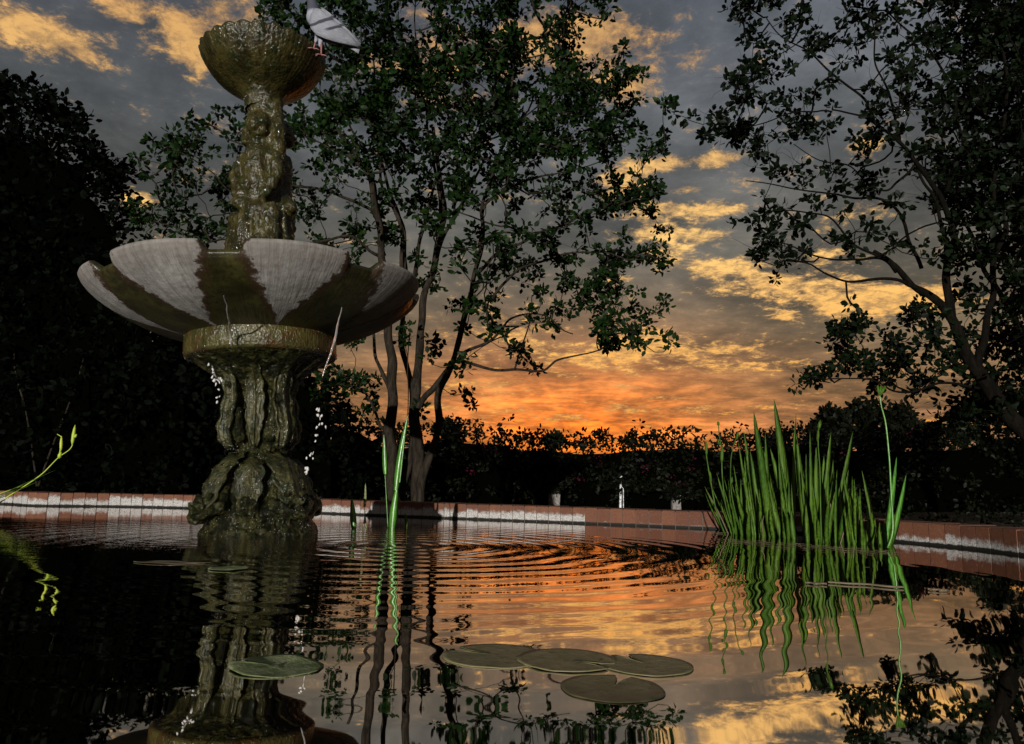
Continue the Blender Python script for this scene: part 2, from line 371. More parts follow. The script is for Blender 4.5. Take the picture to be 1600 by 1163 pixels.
g = n.n('ShaderNodeBsdfPrincipled', {'Base Color': (.85, .85, .85, 1), 'Roughness': .12, 'Specular IOR Level': .8, 'Transmission Weight': .8, 'IOR': 1.33})
n.n('ShaderNodeOutputMaterial', {'Surface': g.outputs[0]}); M_fall = m
m, n = mat('drop_and_glint'); finish(n, (.62, .60, .57, 1), .2); M_drop = m  # white for falling drops, and for glints painted on the wet stone
m, n = mat('concrete_post'); P = n.n('ShaderNodeTexCoord').outputs['Object']
a = n.noise(P, 30, 6, .7); finish(n, n.mix(n.sstep(a, .3, .7), (.12, .11, .10), (.30, .28, .26)), .9, a, .2, .7, .02); M_conc = m
m, n = mat('white_paint'); a = n.noise(n.n('ShaderNodeTexCoord').outputs['Object'], 22, 5, .7); finish(n, n.mix(n.sstep(a, .45, .6), (.75, .75, .75), (.25, .25, .26)), .5); M_white = m

# ------------------------------------------------------------ pool, ground
edge_px = [(0, 788), (55, 790.8), (180, 792), (303, 793.5), (420, 799), (640, 808), (900, 818), (1150, 829), (1300, 838), (1410, 848), (1510, 857.5), (1600, 869)]
E = [wat(*p) for p in edge_px]
E[3] = Vector((-2.62, 5.95, 0))
outline = [Vector((-5.2, 3.2, 0)), Vector((-5.0, 4.9, 0)), Vector((-4.55, 5.6, 0))] + E + [Vector((2.15, 2.2, 0)), Vector((1.95, 1.2, 0)), Vector((1.4, .25, 0)), Vector((.5, -.35, 0)), Vector((-1, -.5, 0)), Vector((-3, -.2, 0)), Vector((-4.6, 1.2, 0))]
dense = catmull(outline + [outline[0]], 16)[:-1]
# resample at brick pitch
def resample(P, step):
    L = [0]; Q = P+[P[0]]
    for i in range(len(P)): L.append(L[-1]+(Q[i+1]-Q[i]).length)
    n_ = int(L[-1]/step); out = []; j = 0
    for k in range(n_):
        s = L[-1]*k/n_
        while L[j+1] < s: j += 1
        out.append(Q[j].lerp(Q[j+1], (s-L[j])/(L[j+1]-L[j])))
    return out
ring = resample(dense, .084); nR = len(ring)
def outward(i):
    t = (ring[(i+2) % nR]-ring[(i-2) % nR]).normalized(); return Vector((-t.y, t.x, 0))
cen = sum(ring, Vector())/nR
sgn = 1 if outward(0).dot(ring[0]-cen) > 0 else -1
OUT = [outward(i)*sgn for i in range(nR)]
# water sheet and basin floor
obj('water', [Vector((p.x, p.y, 0))+o_*.03 for p, o_ in zip(ring, OUT)], [tuple(range(nR))], M_water, smooth=False)['kind'] = 'structure'
# ground ring from the wall out to the horizon
V = []; Fc = []
rads = [.30, 1.0, 4, 15, 60, 900]
for rr in rads:
    for i in range(nR):
        if rr < 2: p = ring[i]+OUT[i]*rr
        else:
            d = (ring[i]-cen).normalized(); p = cen+d*(4+rr)
        V.append(Vector((p.x, p.y, -.4)))
for k in range(len(rads)-1):
    for i in range(nR):
        j = (i+1) % nR; Fc.append((k*nR+i, k*nR+j, (k+1)*nR+j, (k+1)*nR+i))
tag(obj('ground', V, Fc, M_soil, smooth=False), kind='structure')
V = [Vector((p.x, p.y, -.5)) for p in ring]
tag(obj('pool_floor', V, [tuple(range(nR))], M_floor, smooth=False), kind='structure')
# brick curb
curb = empty('brick_curb', (0, 0, 0), 'low red brick curb around the pond, its lower face crusted white', 'curb')
bm = bmesh.new(); lr = bm.verts.layers.float.new('rnd'); ls = bm.verts.layers.float.new('stain')
def stain_at(p):
    # pixel column this stretch of wall has in the photo, used only to know where the real crust lies
    if p.x < -1.9: return .95 if p.x > -4.6 else .6
    if p.x < .5: return .9 - .18*max(0, (p.x+.2))
    if p.x < 1.45: return .12
    return .62
for i in range(nR):
    j = (i+1) % nR; a, c = ring[i], ring[j]; t = (c-a).normalized(); o_ = OUT[i]
    jit = random.uniform(-.0025, .0025); gap = .0022; topz = .104+random.uniform(-.002, .002)
    st_ = stain_at(a)*random.uniform(.7, 1.15); rn = random.random()
    if random.random() < .05: st_ *= .3
    bvs = []
    for dep, zlo, zhi in ((0, -.12, topz),):
        cs = []
        for (along, d) in ((gap, jit), (0, 0)): pass
        p0 = a+t*gap+o_*jit; p1 = c-t*gap+o_*jit; p2 = c-t*gap+o_*.24; p3 = a+t*gap+o_*.24
        lo = [bm.verts.new((p.x, p.y, zlo)) for p in (p0, p1, p2, p3)]; hi = [bm.verts.new((p.x, p.y, zhi)) for p in (p0, p1, p2, p3)]
        fs = [bm.faces.new(lo[::-1]), bm.faces.new(hi)]
        for k in range(4): fs.append(bm.faces.new((lo[k], lo[(k+1) % 4], hi[(k+1) % 4], hi[k])))
        for v in lo+hi: v[lr] = rn; v[ls] = st_
        es = [e for f in fs[1:2] for e in f.edges]
        bmesh.ops.bevel(bm, geom=list(set(es)), offset=.007, segments=2, affect='EDGES', profile=.5)
me = bpy.data.meshes.new('bricks'); bmesh.ops.recalc_face_normals(bm, faces=bm.faces); bm.to_mesh(me); bm.free()
link('bricks', me, M_brick, curb, smooth=False)
V = []; Fc = []
for i in range(nR):
    p = ring[i]; o_ = OUT[i]
    for (d, zz_) in ((.005, -.5), (.005, .096), (.235, .096), (.235, -.115), (.29, -.12), (.29, -.5)): V.append(Vector((p.x, p.y, zz_))+o_*d)
for i in range(nR):
    j = (i+1) % nR
    for k in range(5): Fc.append((i*6+k, j*6+k, j*6+k+1, i*6+k+1))
obj('mortar_core', V, Fc, M_mortar, curb, smooth=False)

# ------------------------------------------------------------ fountain
FC = Vector((-1.15, 3.45, 0)); LEAN = R(-3.3)
fo = empty('tiered_fountain', FC, 'mossy three-tier stone fountain leaning slightly in the pond, wet statue column between its two bowls', 'fountain')
fo.rotation_euler = (0, LEAN, 0)
# lower basin (8 lobes)
NL = 8; PH0 = R(-71.6-11.5)
RB, ZR = .745, 1.15
V = []; moss = []; lipv = []; SEG = 384
und = [(.335, .905), (.41, .924), (.49, .950), (.56, .980), (.62, 1.012), (.67, 1.046), (.70, 1.070), (.724, 1.094), (.742, 1.118), (.751, 1.138)]
inn = [(.748, 1.152), (.730, 1.154), (.705, 1.14), (.66, 1.10), (.58, 1.05), (.45, 1.00), (.30, .97), (.05, .96)]
und2 = []
for i in range(len(und)-1):
    for k in range(5):
        t = k/5; und2.append((und[i][0]+(und[i+1][0]-und[i][0])*t, und[i][1]+(und[i+1][1]-und[i][1])*t))
und2.append(und[-1]); prof = und2+inn; nU = len(und2)
def sst(a, b, x):
    t = min(1, max(0, (x-a)/(b-a))); return t*t*(3-2*t)
for i, (r, zq) in enumerate(prof):
    w = (r-.335)/(RB-.335)
    for k in range(SEG):
        a = 2*math.pi*k/SEG
        dl = (math.degrees(a-PH0)+180/NL) % (360/NL)-180/NL       # degrees from nearest notch
        hw = 6.6
        nt = 1-sst(hw*.72, hw*1.05, abs(dl))
        g = nt*max(0, w)
        bulge = .022*max(0, w)*math.cos(math.pi*(abs(dl)-22.5)/38)
        rr = r*(1-.04*g)+bulge*(1-nt)
        z_ = zq-.030*nt*max(0, w)**3+.006*math.cos(math.radians((abs(dl)-22.5)*4))*(1-nt)*w
        if i < nU:
            h_ = .004*mnoise.noise(Vector((rr*math.cos(a)*6, rr*math.sin(a)*6, z_*6))); rr += h_
        V.append(Vector((rr*math.cos(a), rr*math.sin(a), z_)))
        ww = (6.0+16.5*max(0, 1-w)**1.15)*(1+.12*math.sin(int((math.degrees(a-PH0)+180/NL)/(360/NL))*2.3)) if w > 0 else 24
        if i < nU: mo = .5+(ww-abs(dl))/7.0*.5
        else: mo = 1 if i > nU+1 else .5+(7-abs(dl))/5
        moss.append(max(0, min(1.2, mo))); lipv.append(max(0, 1-abs((1-w))*5.5) if i < nU else .6)
Fc = []
for i in range(len(prof)-1):
    for k in range(SEG):
        a = i*SEG+k; c = i*SEG+(k+1) % SEG; Fc.append((a, c, c+SEG, a+SEG))
bo = obj('lower_basin', V, Fc, M_basin, fo)
for nm, vals in (('moss', moss), ('lip', lipv)):
    at2 = bo.data.attributes.new(nm, 'FLOAT', 'POINT'); at2.data.foreach_set('value', vals)
V = []; Fc = []; lathe(V, Fc, [(.001, 1.10), (.64, 1.10)], 64); obj('basin_water', V, Fc, M_water, bo)
# collar
def ang_noise(amp, f):
    return lambda r, z, a: (r+amp*mnoise.noise(Vector((math.cos(a)*f, math.sin(a)*f, z*9))), z)
V = []; Fc = []
lathe(V, Fc, [(.30, .915), (.33, .925), (.342, .918), (.346, .905), (.346, .825), (.340, .812), (.322, .808), (.30, .806)], 96, ang_noise(.006, 3))
obj('collar', V, Fc, M_collar, fo)
# pedestal sculpted
bm = bmesh.new()
V = []; Fc = []
lathe(V, Fc, [(.001, .84), (.325, .84), (.318, .81), (.275, .785), (.215, .745), (.165, .70), (.125, .65), (.115, .60), (.12, .52), (.122, .45), (.115, .41), (.105, .375), (.10, .35), (.12, .32), (.14, .28), (.17, .2), (.2, .12), (.001, .1)], 64,
      lambda r, z, a: (r*(1+.05*math.cos(8*a)*(1 if .35 < z < .8 else 0)), z))
vs = [bm.verts.new(v) for v in V]
for f in Fc: bm.faces.new([vs[i] for i in f])
for k in range(4):
    a = R(-90+8+45+90*k); d = Vector((math.cos(a), math.sin(a), 0)); s = Vector((-d.y, d.x, 0))
    # acanthus bracket
    pts = [(.17, .70, .018), (.145, .66, .022), (.142, .60, .026), (.156, .52, .034), (.160, .45, .036), (.132, .405, .022)]
    for p, q_ in zip(pts, pts[1:]): capsule(bm, d*p[0]+Vector((0, 0, p[1])), d*q_[0]+Vector((0, 0, q_[1])), p[2], q_[2])
    for sd in (-1, 1):
        capsule(bm, d*.145+s*sd*.04+Vector((0, 0, .56)), d*.14+s*sd*.055+Vector((0, 0, .43)), .016, .024)
    blob(bm, d*.165+Vector((0, 0, .675)), (.024, .024, .024))
bmesh.ops.recalc_face_normals(bm, faces=bm.faces)
def flutes(c):
    a = math.atan2(c.y, c.x)
    return .004*math.sin(26*a) if .36 < c.z < .8 else 0
sculpt('pedestal', bm, M_dark, fo, .008, 4, .0022, .04, 3, flutes)
# foot with scrolled dolphins
bm = bmesh.new()
V = []; Fc = []
lathe(V, Fc, [(.001, .35), (.105, .35), (.13, .325), (.165, .28), (.195, .22), (.22, .14), (.25, .10), (.27, .07), (.255, .045), (.285, .02), (.29, -.03), (.27, -.06), (.28, -.2), (.001, -.2)], 64)
vs = [bm.verts.new(v) for v in V]
for f in Fc: bm.faces.new([vs[i] for i in f])
for k in range(4):
    a = R(-90+45+6+90*k); d = Vector((math.cos(a), math.sin(a), 0)); s = Vector((-d.y, d.x, 0)); Z = Vector((0, 0, 1))
    pts = [(.10, .31, .025), (.15, .305, .034), (.195, .285, .042), (.225, .225, .045), (.25, .165, .045), (.275, .125, .05)]
    for p, q_ in zip(pts, pts[1:]): capsule(bm, d*p[0]+Z*p[1], d*q_[0]+Z*q_[1], p[2], q_[2])
    blob(bm, d*.325+Z*.145, (.033, .033, .03)); blob(bm, d*.33+Z*.085, (.05, .05, .028))
    for sd in (-1, 1):
        capsule(bm, d*.20+s*sd*.045+Z*.26, d*.25+s*sd*.08+Z*.12, .018, .03)
        capsule(bm, d*.27+s*sd*.1+Z*.13, d*.335+s*sd*.045+Z*.10, .028, .02)
        blob(bm, d*.30+s*sd*.05+Z*.175, (.018, .018, .018))
    blob(bm, Vector((math.cos(a+R(45)), math.sin(a+R(45)), 0))*.24+Z*.12, (.06, .06, .055))
bmesh.ops.recalc_face_normals(bm, faces=bm.faces)
def scales(c): return .003*math.sin(c.z*170+3*math.sin(math.atan2(c.y, c.x)*9))
sculpt('scrolled_foot', bm, M_dark, fo, .008, 3, .0025, .03, 9, scales)
def acanthus(ang, prof, w0, lobes=6, side_tilt=.35, name='acanthus_leaf'):
    d = Vector((math.cos(ang), math.sin(ang), 0)); sd = Vector((-d.y, d.x, 0)); Z_ = Vector((0, 0, 1))
    C_ = catmull([Vector((p[0], 0, p[1])) for p in prof], 10); n_ = len(C_)-1; m_ = 16; V = []; top = []
    for i, c in enumerate(C_):
        t = i/n_; tg = (C_[min(i+1, n_)]-C_[max(i-1, 0)]).normalized(); nv = Vector((tg.z, 0, -tg.x))
        if nv.x < 0: nv = -nv
        wd = w0*(math.sin(math.pi*min(1, .12+t*.86))**.55)*(.80+.24*abs(math.sin(lobes*math.pi*t)))
        for k in range(m_+1):
            u_ = 2*k/m_-1; rib = .0055*abs(math.sin(math.pi*(lobes*(t+.16*abs(u_)))))*abs(u_)-.007*math.exp(-(u_/.10)**2)*0+.010*math.exp(-(u_/.13)**2)
            off = rib-side_tilt*w0*u_*u_+.012*max(0, abs(u_)-.78)/.22
            q = Vector((c.x, 0, c.z))+nv*off
            V.append(d*q.x+Z_*q.z+sd*(u_*wd))
    N0 = len(V); V += [v-d*.016 for v in V[:]]; Fc = []; W_ = m_+1
    for i in range(n_):
        for k in range(m_): a = i*W_+k; Fc.append((a, a+1, a+W_+1, a+W_)); Fc.append((N0+a, N0+a+W_, N0+a+W_+1, N0+a+1))
    per = list(range(W_))+[i*W_+m_ for i in range(1, n_+1)]+[n_*W_+k for k in range(m_-1, -1, -1)]+[i*W_ for i in range(n_-1, 0, -1)]
    for i in range(len(per)): a, b = per[i], per[(i+1) % len(per)]; Fc.append((a, N0+a, N0+b, b))
    return obj(name, V, Fc, M_leafst, fo)
for k in range(4):
    a = R(-90+45+6+90*k); acanthus(a, [(.115, .355), (.165, .352), (.22, .31), (.268, .24), (.298, .175), (.335, .13), (.375, .14)], .085, 5)
    acanthus(a+R(45), [(.14, .34), (.20, .31), (.235, .24), (.262, .16), (.305, .12)], .070, 4)
    a = R(-90+8+45+90*k); acanthus(a, [(.235, .765), (.19, .72), (.172, .64), (.188, .54), (.203, .46), (.178, .40), (.15, .385)], .050, 6)
    acanthus(a+R(45), [(.24, .775), (.175, .70), (.145, .62), (.15, .52), (.155, .46), (.13, .39)], .042, 6)
def glint_drips(src, n_, size, rng_):  # tiny white beads of water, their colour painting the wet stone's glints
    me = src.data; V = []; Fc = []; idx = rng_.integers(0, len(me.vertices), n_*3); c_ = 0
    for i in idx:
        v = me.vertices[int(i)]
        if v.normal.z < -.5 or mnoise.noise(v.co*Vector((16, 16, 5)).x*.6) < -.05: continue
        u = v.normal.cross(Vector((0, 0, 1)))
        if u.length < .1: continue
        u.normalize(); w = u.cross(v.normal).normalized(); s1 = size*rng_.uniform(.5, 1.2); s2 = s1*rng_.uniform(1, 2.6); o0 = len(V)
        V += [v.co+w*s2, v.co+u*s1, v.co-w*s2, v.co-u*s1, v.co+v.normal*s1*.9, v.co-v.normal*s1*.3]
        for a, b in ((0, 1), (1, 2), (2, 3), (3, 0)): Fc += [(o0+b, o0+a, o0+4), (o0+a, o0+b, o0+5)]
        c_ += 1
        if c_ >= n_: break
    o = obj('clinging_glints', V, Fc, M_drop, src); o['kind'] = 'stuff'
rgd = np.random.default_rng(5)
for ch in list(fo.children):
    if ch.name.startswith(('pedestal', 'scrolled_foot')): glint_drips(ch, 900, .0013, rgd)
    elif ch.name.startswith('acanthus'): glint_drips(ch, 70, .0014, rgd)
    elif ch.name.startswith('collar'): glint_drips(ch, 130, .0012, rgd)
# statue group: three children back to back holding the top bowl
bm = bmesh.new(); Z = Vector((0, 0, 1))
capsule(bm, (0, 0, .98), (0, 0, 1.5), .115, .085); capsule(bm, (0, 0, 1.5), (0, 0, 2.2), .09, .088)
blob(bm, (0, 0, 1.02), (.17, .17, .06))
for k, (aa, hs) in enumerate(((-100, 1), (22, 1), (142, 1))):
    a = R(aa); d = Vector((math.cos(a), math.sin(a), 0)); s = Vector((-d.y, d.x, 0))
    def pt(o_, si, z_): return d*o_+s*si+Z*z_
    blob(bm, pt(.065, 0, 1.60), (.075, .075, .075)); blob(bm, pt(.075, 0, 1.50), (.078, .078, .075))
    capsule(bm, pt(.065, 0, 1.62), pt(.06, 0, 1.80), .07, .075)
    for sd in (-1, 1):
        blob(bm, pt(.10, sd*.032, 1.47), (.045, .045, .05))
        capsule(bm, pt(.09, sd*.04, 1.46), pt(.115, sd*.045, 1.25), .052, .04)
        capsule(bm, pt(.115, sd*.045, 1.25), pt(.095, sd*.04, 1.04), .042, .03)
        blob(bm, pt(.13, sd*.045, 1.02), (.04, .04, .025))
        capsule(bm, pt(.06, sd*.075, 1.80), pt(.075, sd*.115, 1.72) if (k+sd) % 2 else pt(.06, sd*.11, 1.93), .036, .03)
        if (k+sd) % 2: capsule(bm, pt(.075, sd*.115, 1.72), pt(.11, sd*.07, 1.60), .03, .026)
        else: capsule(bm, pt(.06, sd*.11, 1.93), pt(.05, sd*.06, 2.10), .03, .026)
    capsule(bm, pt(.06, 0, 1.82), pt(.07, .0, 1.90), .035, .032)
    blob(bm, pt(.085, .01, 1.965), (.062, .062, .07))                                 # head
    for q_ in range(9):                                                             # curls
        b_ = random.uniform(-1.6, 1.6); c_ = random.uniform(-.2, 1.3)
        blob(bm, pt(.075, .01, 1.975)+(d*math.cos(b_)*math.cos(c_)+s*math.sin(b_)*math.cos(c_)+Z*math.sin(c_))*-.0+(s*math.sin(b_)*.055-d*.02+Z*(.02+.045*math.sin(c_))), (.022, .022, .022))
    blob(bm, pt(.148, .01, 1.955), (.012, .012, .014)); blob(bm, pt(.13, .01, 1.93), (.02, .02, .018))
    capsule(bm, pt(.10, .09, 1.52), pt(.12, .10, 1.15), .035, .05); capsule(bm, pt(.07, -.10, 1.50), pt(.10, -.105, 1.08), .03, .045)
    capsule(bm, pt(.12, -.08, 1.56), pt(.10, .10, 1.50), .028, .032)                     # sash of drapery
bmesh.ops.recalc_face_normals(bm, faces=bm.faces)
def folds(c): return .004*math.sin(math.atan2(c.y, c.x)*19+c.z*12) if c.z < 1.5 else 0
sculpt('statue_column', bm, M_moss, fo, .009, 4, .008, .03, 5, folds)
glint_drips([c for c in fo.children if c.name.startswith('statue_column')][0], 650, .0012, rgd)
# top bowl (fluted shell)
V = []; Fc = []
tb = [(.088, 2.10), (.092, 2.15), (.12, 2.186), (.16, 2.210), (.20, 2.238), (.235, 2.270), (.262, 2.304), (.284, 2.342), (.298, 2.372), (.303, 2.388), (.287, 2.394), (.27, 2.38), (.24, 2.34), (.18, 2.30), (.02, 2.28)]
def flut(r, z, a):
    w = min(1, max(0, (r-.1)/.19)); f = abs(math.sin(a*13)); f2 = abs(math.sin(a*39+1))
    n_ = mnoise.noise(Vector((r*math.cos(a)*6, r*math.sin(a)*6, z*6)))
    return r*(1+.020*w*(f-.5)+.007*w*f2+.014*n_*w), z+.010*w*w*(f-.5)+.006*n_*w
lathe(V, Fc, tb, 520, flut)
bo = obj('top_bowl', [v-Vector((.012, 0, .018)) for v in V], Fc, M_moss, fo)
glint_drips(bo, 420, .0012, rgd)
V = []; Fc = []; lathe(V, Fc, [(.001, 2.35), (.235, 2.35)], 48); obj('bowl_water', V, Fc, M_water, bo)

for ch in fo.children:
    if ch.name.startswith('scrolled_foot') or (ch.name.startswith('acanthus') and max(v.co.z for v in ch.data.vertices) < .5): ch.scale = (.91, .91, 1)
# falling water
def stream(name, pts, rads, label, drops=(), group='water falling from the lower basin'):
    V = []; Fc = []; DR = []; P_ = catmull(pts, 10); b = P_[0]
    n_ = len(P_); rr = []
    for i, p in enumerate(P_):
        t = i/(n_-1)*(len(rads)-1); k = min(int(t), len(rads)-2); r = rads[k]+(rads[k+1]-rads[k])*(t-k)
        rr.append(r*(1+.5*mnoise.noise(p*45)))
    P_ = [p-b+Vector((mnoise.noise(p*30), mnoise.noise(p*30+Vector((9, 0, 0))), 0))*.004 for p in P_]
    tube(V, Fc, P_, rr, 8)
    for (px, py, Y, s1, s2) in drops:
        bm = bmesh.new(); c = at(px, py, Y)-b
        blob(bm, c, (s1, s1, s2), Matrix.Rotation(random.uniform(-.4, .4), 3, 'Y'), 1)
        DR.append(([v.co+Vector((mnoise.noise(v.co*90), 0, mnoise.noise(v.co*90+Vector((5, 5, 5)))))*s1*.9 for v in bm.verts], [tuple(v.index for v in f.verts) for f in bm.faces])); bm.free()
    o = obj(name, V, Fc, M_fall); o.location = b
    for dv, df_ in DR: obj('drop', dv, df_, M_drop, o)
    tag(o, label, 'water stream', group); return o
rnd_drops = lambda L, Y: [(x+random.uniform(-3, 3), y+random.uniform(-3, 3), Y+random.uniform(-.02, .02), random.uniform(.002, .0065), random.uniform(.004, .011)) for (x, y) in L+L[::2]]
stream('water_stream', [at(533, 480, 2.85), at(530, 500, 2.84), at(522, 535, 2.83), at(512, 565, 2.83), at(503, 590, 2.83)], [.0018, .003, .0055, .004, .0015],
       'broken stream of water falling off the right front notch of the fountain basin',
       rnd_drops([(497, 640), (499, 655), (501, 662), (497, 670), (494, 680), (492, 688), (509, 670), (486, 712), (489, 708), (479, 716), (478, 731), (477, 743), (480, 735), (491, 718), (500, 648)], 2.85))
stream('water_stream', [at(350, 462, 2.80), at(354, 480, 2.86), at(357, 500, 2.93), at(360, 520, 3.04), at(361, 541, 3.06)], [.0015, .003, .0035, .004, .002],
       'thin stream of water running down from the left front notch onto the fountain collar')
stream('water_stream', [at(331, 572, 2.85), at(334, 580, 2.85), at(338, 590, 2.85)], [.002, .004, .0015],
       'short chain of white drops falling left of the fountain pedestal',
       rnd_drops([(326, 567), (333, 590), (340, 592), (336, 598), (344, 590), (341, 608), (342, 620), (342, 627), (331, 580), (338, 602), (345, 597)], 2.85))

# ------------------------------------------------------------ pigeon
PB = at(497, 88, 3.30); 
pg = empty('pigeon', PB, 'pale grey pigeon with dark wing bars perched on the top bowl rim', 'bird')
def pp(x, y, dY=0): return at(x, y, 3.30+dY)-PB
m, n = mat('pigeon_plumage'); P = n.n('ShaderNodeTexCoord').outputs['Object']
zz = n.n('ShaderNodeSeparateXYZ', {0: P}).outputs[2]; fz = n.noise(P, 60, 4, .6)
neck = n.sstep(n.m('MULTIPLY_ADD', fz, .02, zz), .225, .25)
finish(n, n.mix(neck, n.mix(fz, (.24, .25, .30), (.36, .37, .43)), (.06, .065, .085)), .7, fz, .3, .4, .004); M_pig = m
m, n = mat('pigeon_wing'); P = n.n('ShaderNodeTexCoord').outputs['UV']
u = n.n('ShaderNodeSeparateXYZ', {0: P}); fz = n.noise(n.n('ShaderNodeMapping', {'Vector': P, 'Scale': (3, 26, 1)}).outputs[0], 3, 4, .6)
ub = n.m('MULTIPLY_ADD', u.outputs[1], .42, n.m('MULTIPLY_ADD', fz, .06, u.outputs[0]))
def band(c, w): return n.m('MULTIPLY', n.sstep(ub, c-w, c-w*.6), n.sstep(ub, c+w, c+w*.6))
uv2 = u.outputs[1]
bar = n.m('MAXIMUM', band(.50, .04), n.m('MULTIPLY', band(.68, .035), n.sstep(uv2, .75, .55)))
tip = n.m('MULTIPLY', n.sstep(u.outputs[0], .78, .95), n.sstep(fz, .4, .6))
col = n.mix(n.sstep(fz, .35, .65), (.26, .27, .31), (.42, .43, .48)); col = n.mix(bar, col, (.07, .075, .09)); col = n.mix(tip, col, (.06, .06, .075))
finish(n, col, .75, fz, .2, 1.0, .006); M_wing = m
m, n = mat('pigeon_tail'); fz = n.noise(n.n('ShaderNodeMapping', {'Vector': n.n('ShaderNodeTexCoord').outputs['UV'], 'Scale': (2, 30, 1)}).outputs[0], 3, 3, .6)
finish(n, n.mix(n.sstep(fz, .4, .6), (.12, .12, .14), (.45, .45, .5)), .7); M_tail = m
m, n = mat('pink_skin'); finish(n, (.33, .13, .12, 1), .6); M_pink = m
m, n = mat('beak_horn'); finish(n, (.05, .045, .045, 1), .4); M_beak = m
bm = bmesh.new()
capsule(bm, pp(492, 28), pp(507, 50), .043, .047); capsule(bm, pp(507, 50), pp(528, 62), .046, .026); capsule(bm, pp(528, 62), pp(545, 68), .024, .012)
capsule(bm, pp(492, 28), pp(488, 6), .040, .026); capsule(bm, pp(488, 6), pp(485, -12), .025, .022); blob(bm, pp(483, -20), (.027, .025, .024))
capsule(bm, pp(502, 60, -.01), pp(500, 72, -.01), .016, .009); capsule(bm, pp(496, 58, .02), pp(493, 66, .02), .015, .008)
sculpt('body', bm, M_pig, pg, .005, 5)
bm = bmesh.new(); capsule(bm, pp(477, -18), pp(469, -14), .006, .0025); sculpt('beak', bm, M_beak, pg, .002, 1)
for ey in (-.024, .024):
    bm = bmesh.new(); blob(bm, pp(480, -22, ey), (.004, .003, .004), sub=1)
    me = bpy.data.meshes.new('eye'); bm.to_mesh(me); bm.free(); link('eye', me, M_beak, pg)
def patch(name, rows, dY, bul, mt, th=.006):
    # rows: list of (upper px, lower px) from shoulder to tip; makes a thick curved vane
    V = []; U = []; nv = 9
    for i, (a, b, dy) in enumerate(rows):
        for k in range(nv):
            t = k/(nv-1); x = a[0]+(b[0]-a[0])*t; y = a[1]+(b[1]-a[1])*t
            V.append(pp(x, y, dY+dy-bul*math.sin(math.pi*t))); U.append((i/(len(rows)-1), t))
    m0 = len(V)
    V += [v+Vector((0, th, 0)) for v in V[:]]; U += U[:]
    Fc = []; nr_ = len(rows)
    for i in range(nr_-1):
        for k in range(nv-1):
            a = i*nv+k; Fc.append((a, a+1, a+nv+1, a+nv)); Fc.append((m0+a, m0+a+nv, m0+a+nv+1, m0+a+1))
    per = [k for k in range(nv)]+[i*nv+nv-1 for i in range(1, nr_)]+[(nr_-1)*nv+k for k in range(nv-2, -1, -1)]+[i*nv for i in range(nr_-2, 0, -1)]
    for i in range(len(per)):
        a, b = per[i], per[(i+1) % len(per)]; Fc.append((a, m0+a, m0+b, b))
    o = obj(name, V, Fc, mt, pg); uvl = o.data.uv_layers.new(name='UVMap')
    for lp in o.data.loops: uvl.data[lp.index].uv = U[lp.vertex_index]
    return o
wr = [((486, 20), (482, 34), -.035), ((492, 13), (486, 45), -.046), ((501, 14), (494, 54), -.052), ((512, 22), (508, 60), -.052), ((522, 31), (524, 65), -.046), ((532, 40), (536, 68), -.038), ((542, 49), (546, 70), -.03), ((552, 59), (554, 72), -.024), ((561, 69), (560, 74), -.02)]
patch('wing', wr, 0, .012, M_wing)
patch('wing', [((a[0]+3, a[1]-2), (b[0]+3, b[1]-4), -dy*.8) for a, b, dy in wr], .0, -.010, M_wing)
patch('tail', [((528, 52), (528, 68), 0), ((540, 58), (540, 72), 0), ((551, 65), (551, 78), 0), ((563, 71), (560, 84), 0)], .0, .004, M_tail)
for (lx, ly, fx, fy, dy) in ((502, 70, 502, 86, -.02), (494, 64, 490, 76, .03)):
    V = []; Fc = []
    k0 = pp(lx, ly, dy); k1 = pp(fx, fy, dy)
    tube(V, Fc, [k0, k0.lerp(k1, .5), k1], [.006, .0038, .004], 7)
    for da in (-.5, 0, .5, 3.1):
        e = k1+Vector((-math.cos(da)*.028, math.sin(da)*.028, -.006)); tube(V, Fc, [k1, k1.lerp(e, .5)+Vector((0, 0, .003)), e], [.0035, .003, .0015], 6)
    obj('leg', V, Fc, M_pink, pg)

# ------------------------------------------------------------ foliage
def leaf_arrays(P0, size, per, spread, rg, flat=.0):
    """P0 Nx3 cluster centres -> verts, quads of two-winged ovate leaves"""
    n_ = len(P0)*per
    C = np.repeat(P0, per, 0)
    D = rg.normal(size=(n_, 3)); D[:, 2] = D[:, 2]*.8+.15; D /= np.linalg.norm(D, axis=1)[:, None]
    C = C+D*spread*rg.uniform(.15, 1, (n_, 1))
    U = D+rg.normal(size=(n_, 3))*.55; U /= np.linalg.norm(U, axis=1)[:, None]
    Rn = rg.normal(size=(n_, 3)); Wd = np.cross(U, Rn); Wd /= np.linalg.norm(Wd, axis=1)[:, None]
    Nn = np.cross(U, Wd)
    L = size*rg.uniform(.65, 1.25, (n_, 1)); Wh = L*.30
    vs = np.stack([C, C+U*L*.35-Wd*Wh+Nn*L*.08, C+U*L*.75-Wd*Wh*.75+Nn*L*.06, C+U*L, C+U*L*.75+Wd*Wh*.75+Nn*L*.06, C+U*L*.35+Wd*Wh+Nn*L*.08], 1).reshape(-1, 3)
    b = np.arange(n_)[:, None]*6
    fs = np.concatenate([b+np.array([[0, 1, 2, 3]]), b+np.array([[0, 3, 4, 5]])], 1).reshape(-1, 4)
    return vs, fs
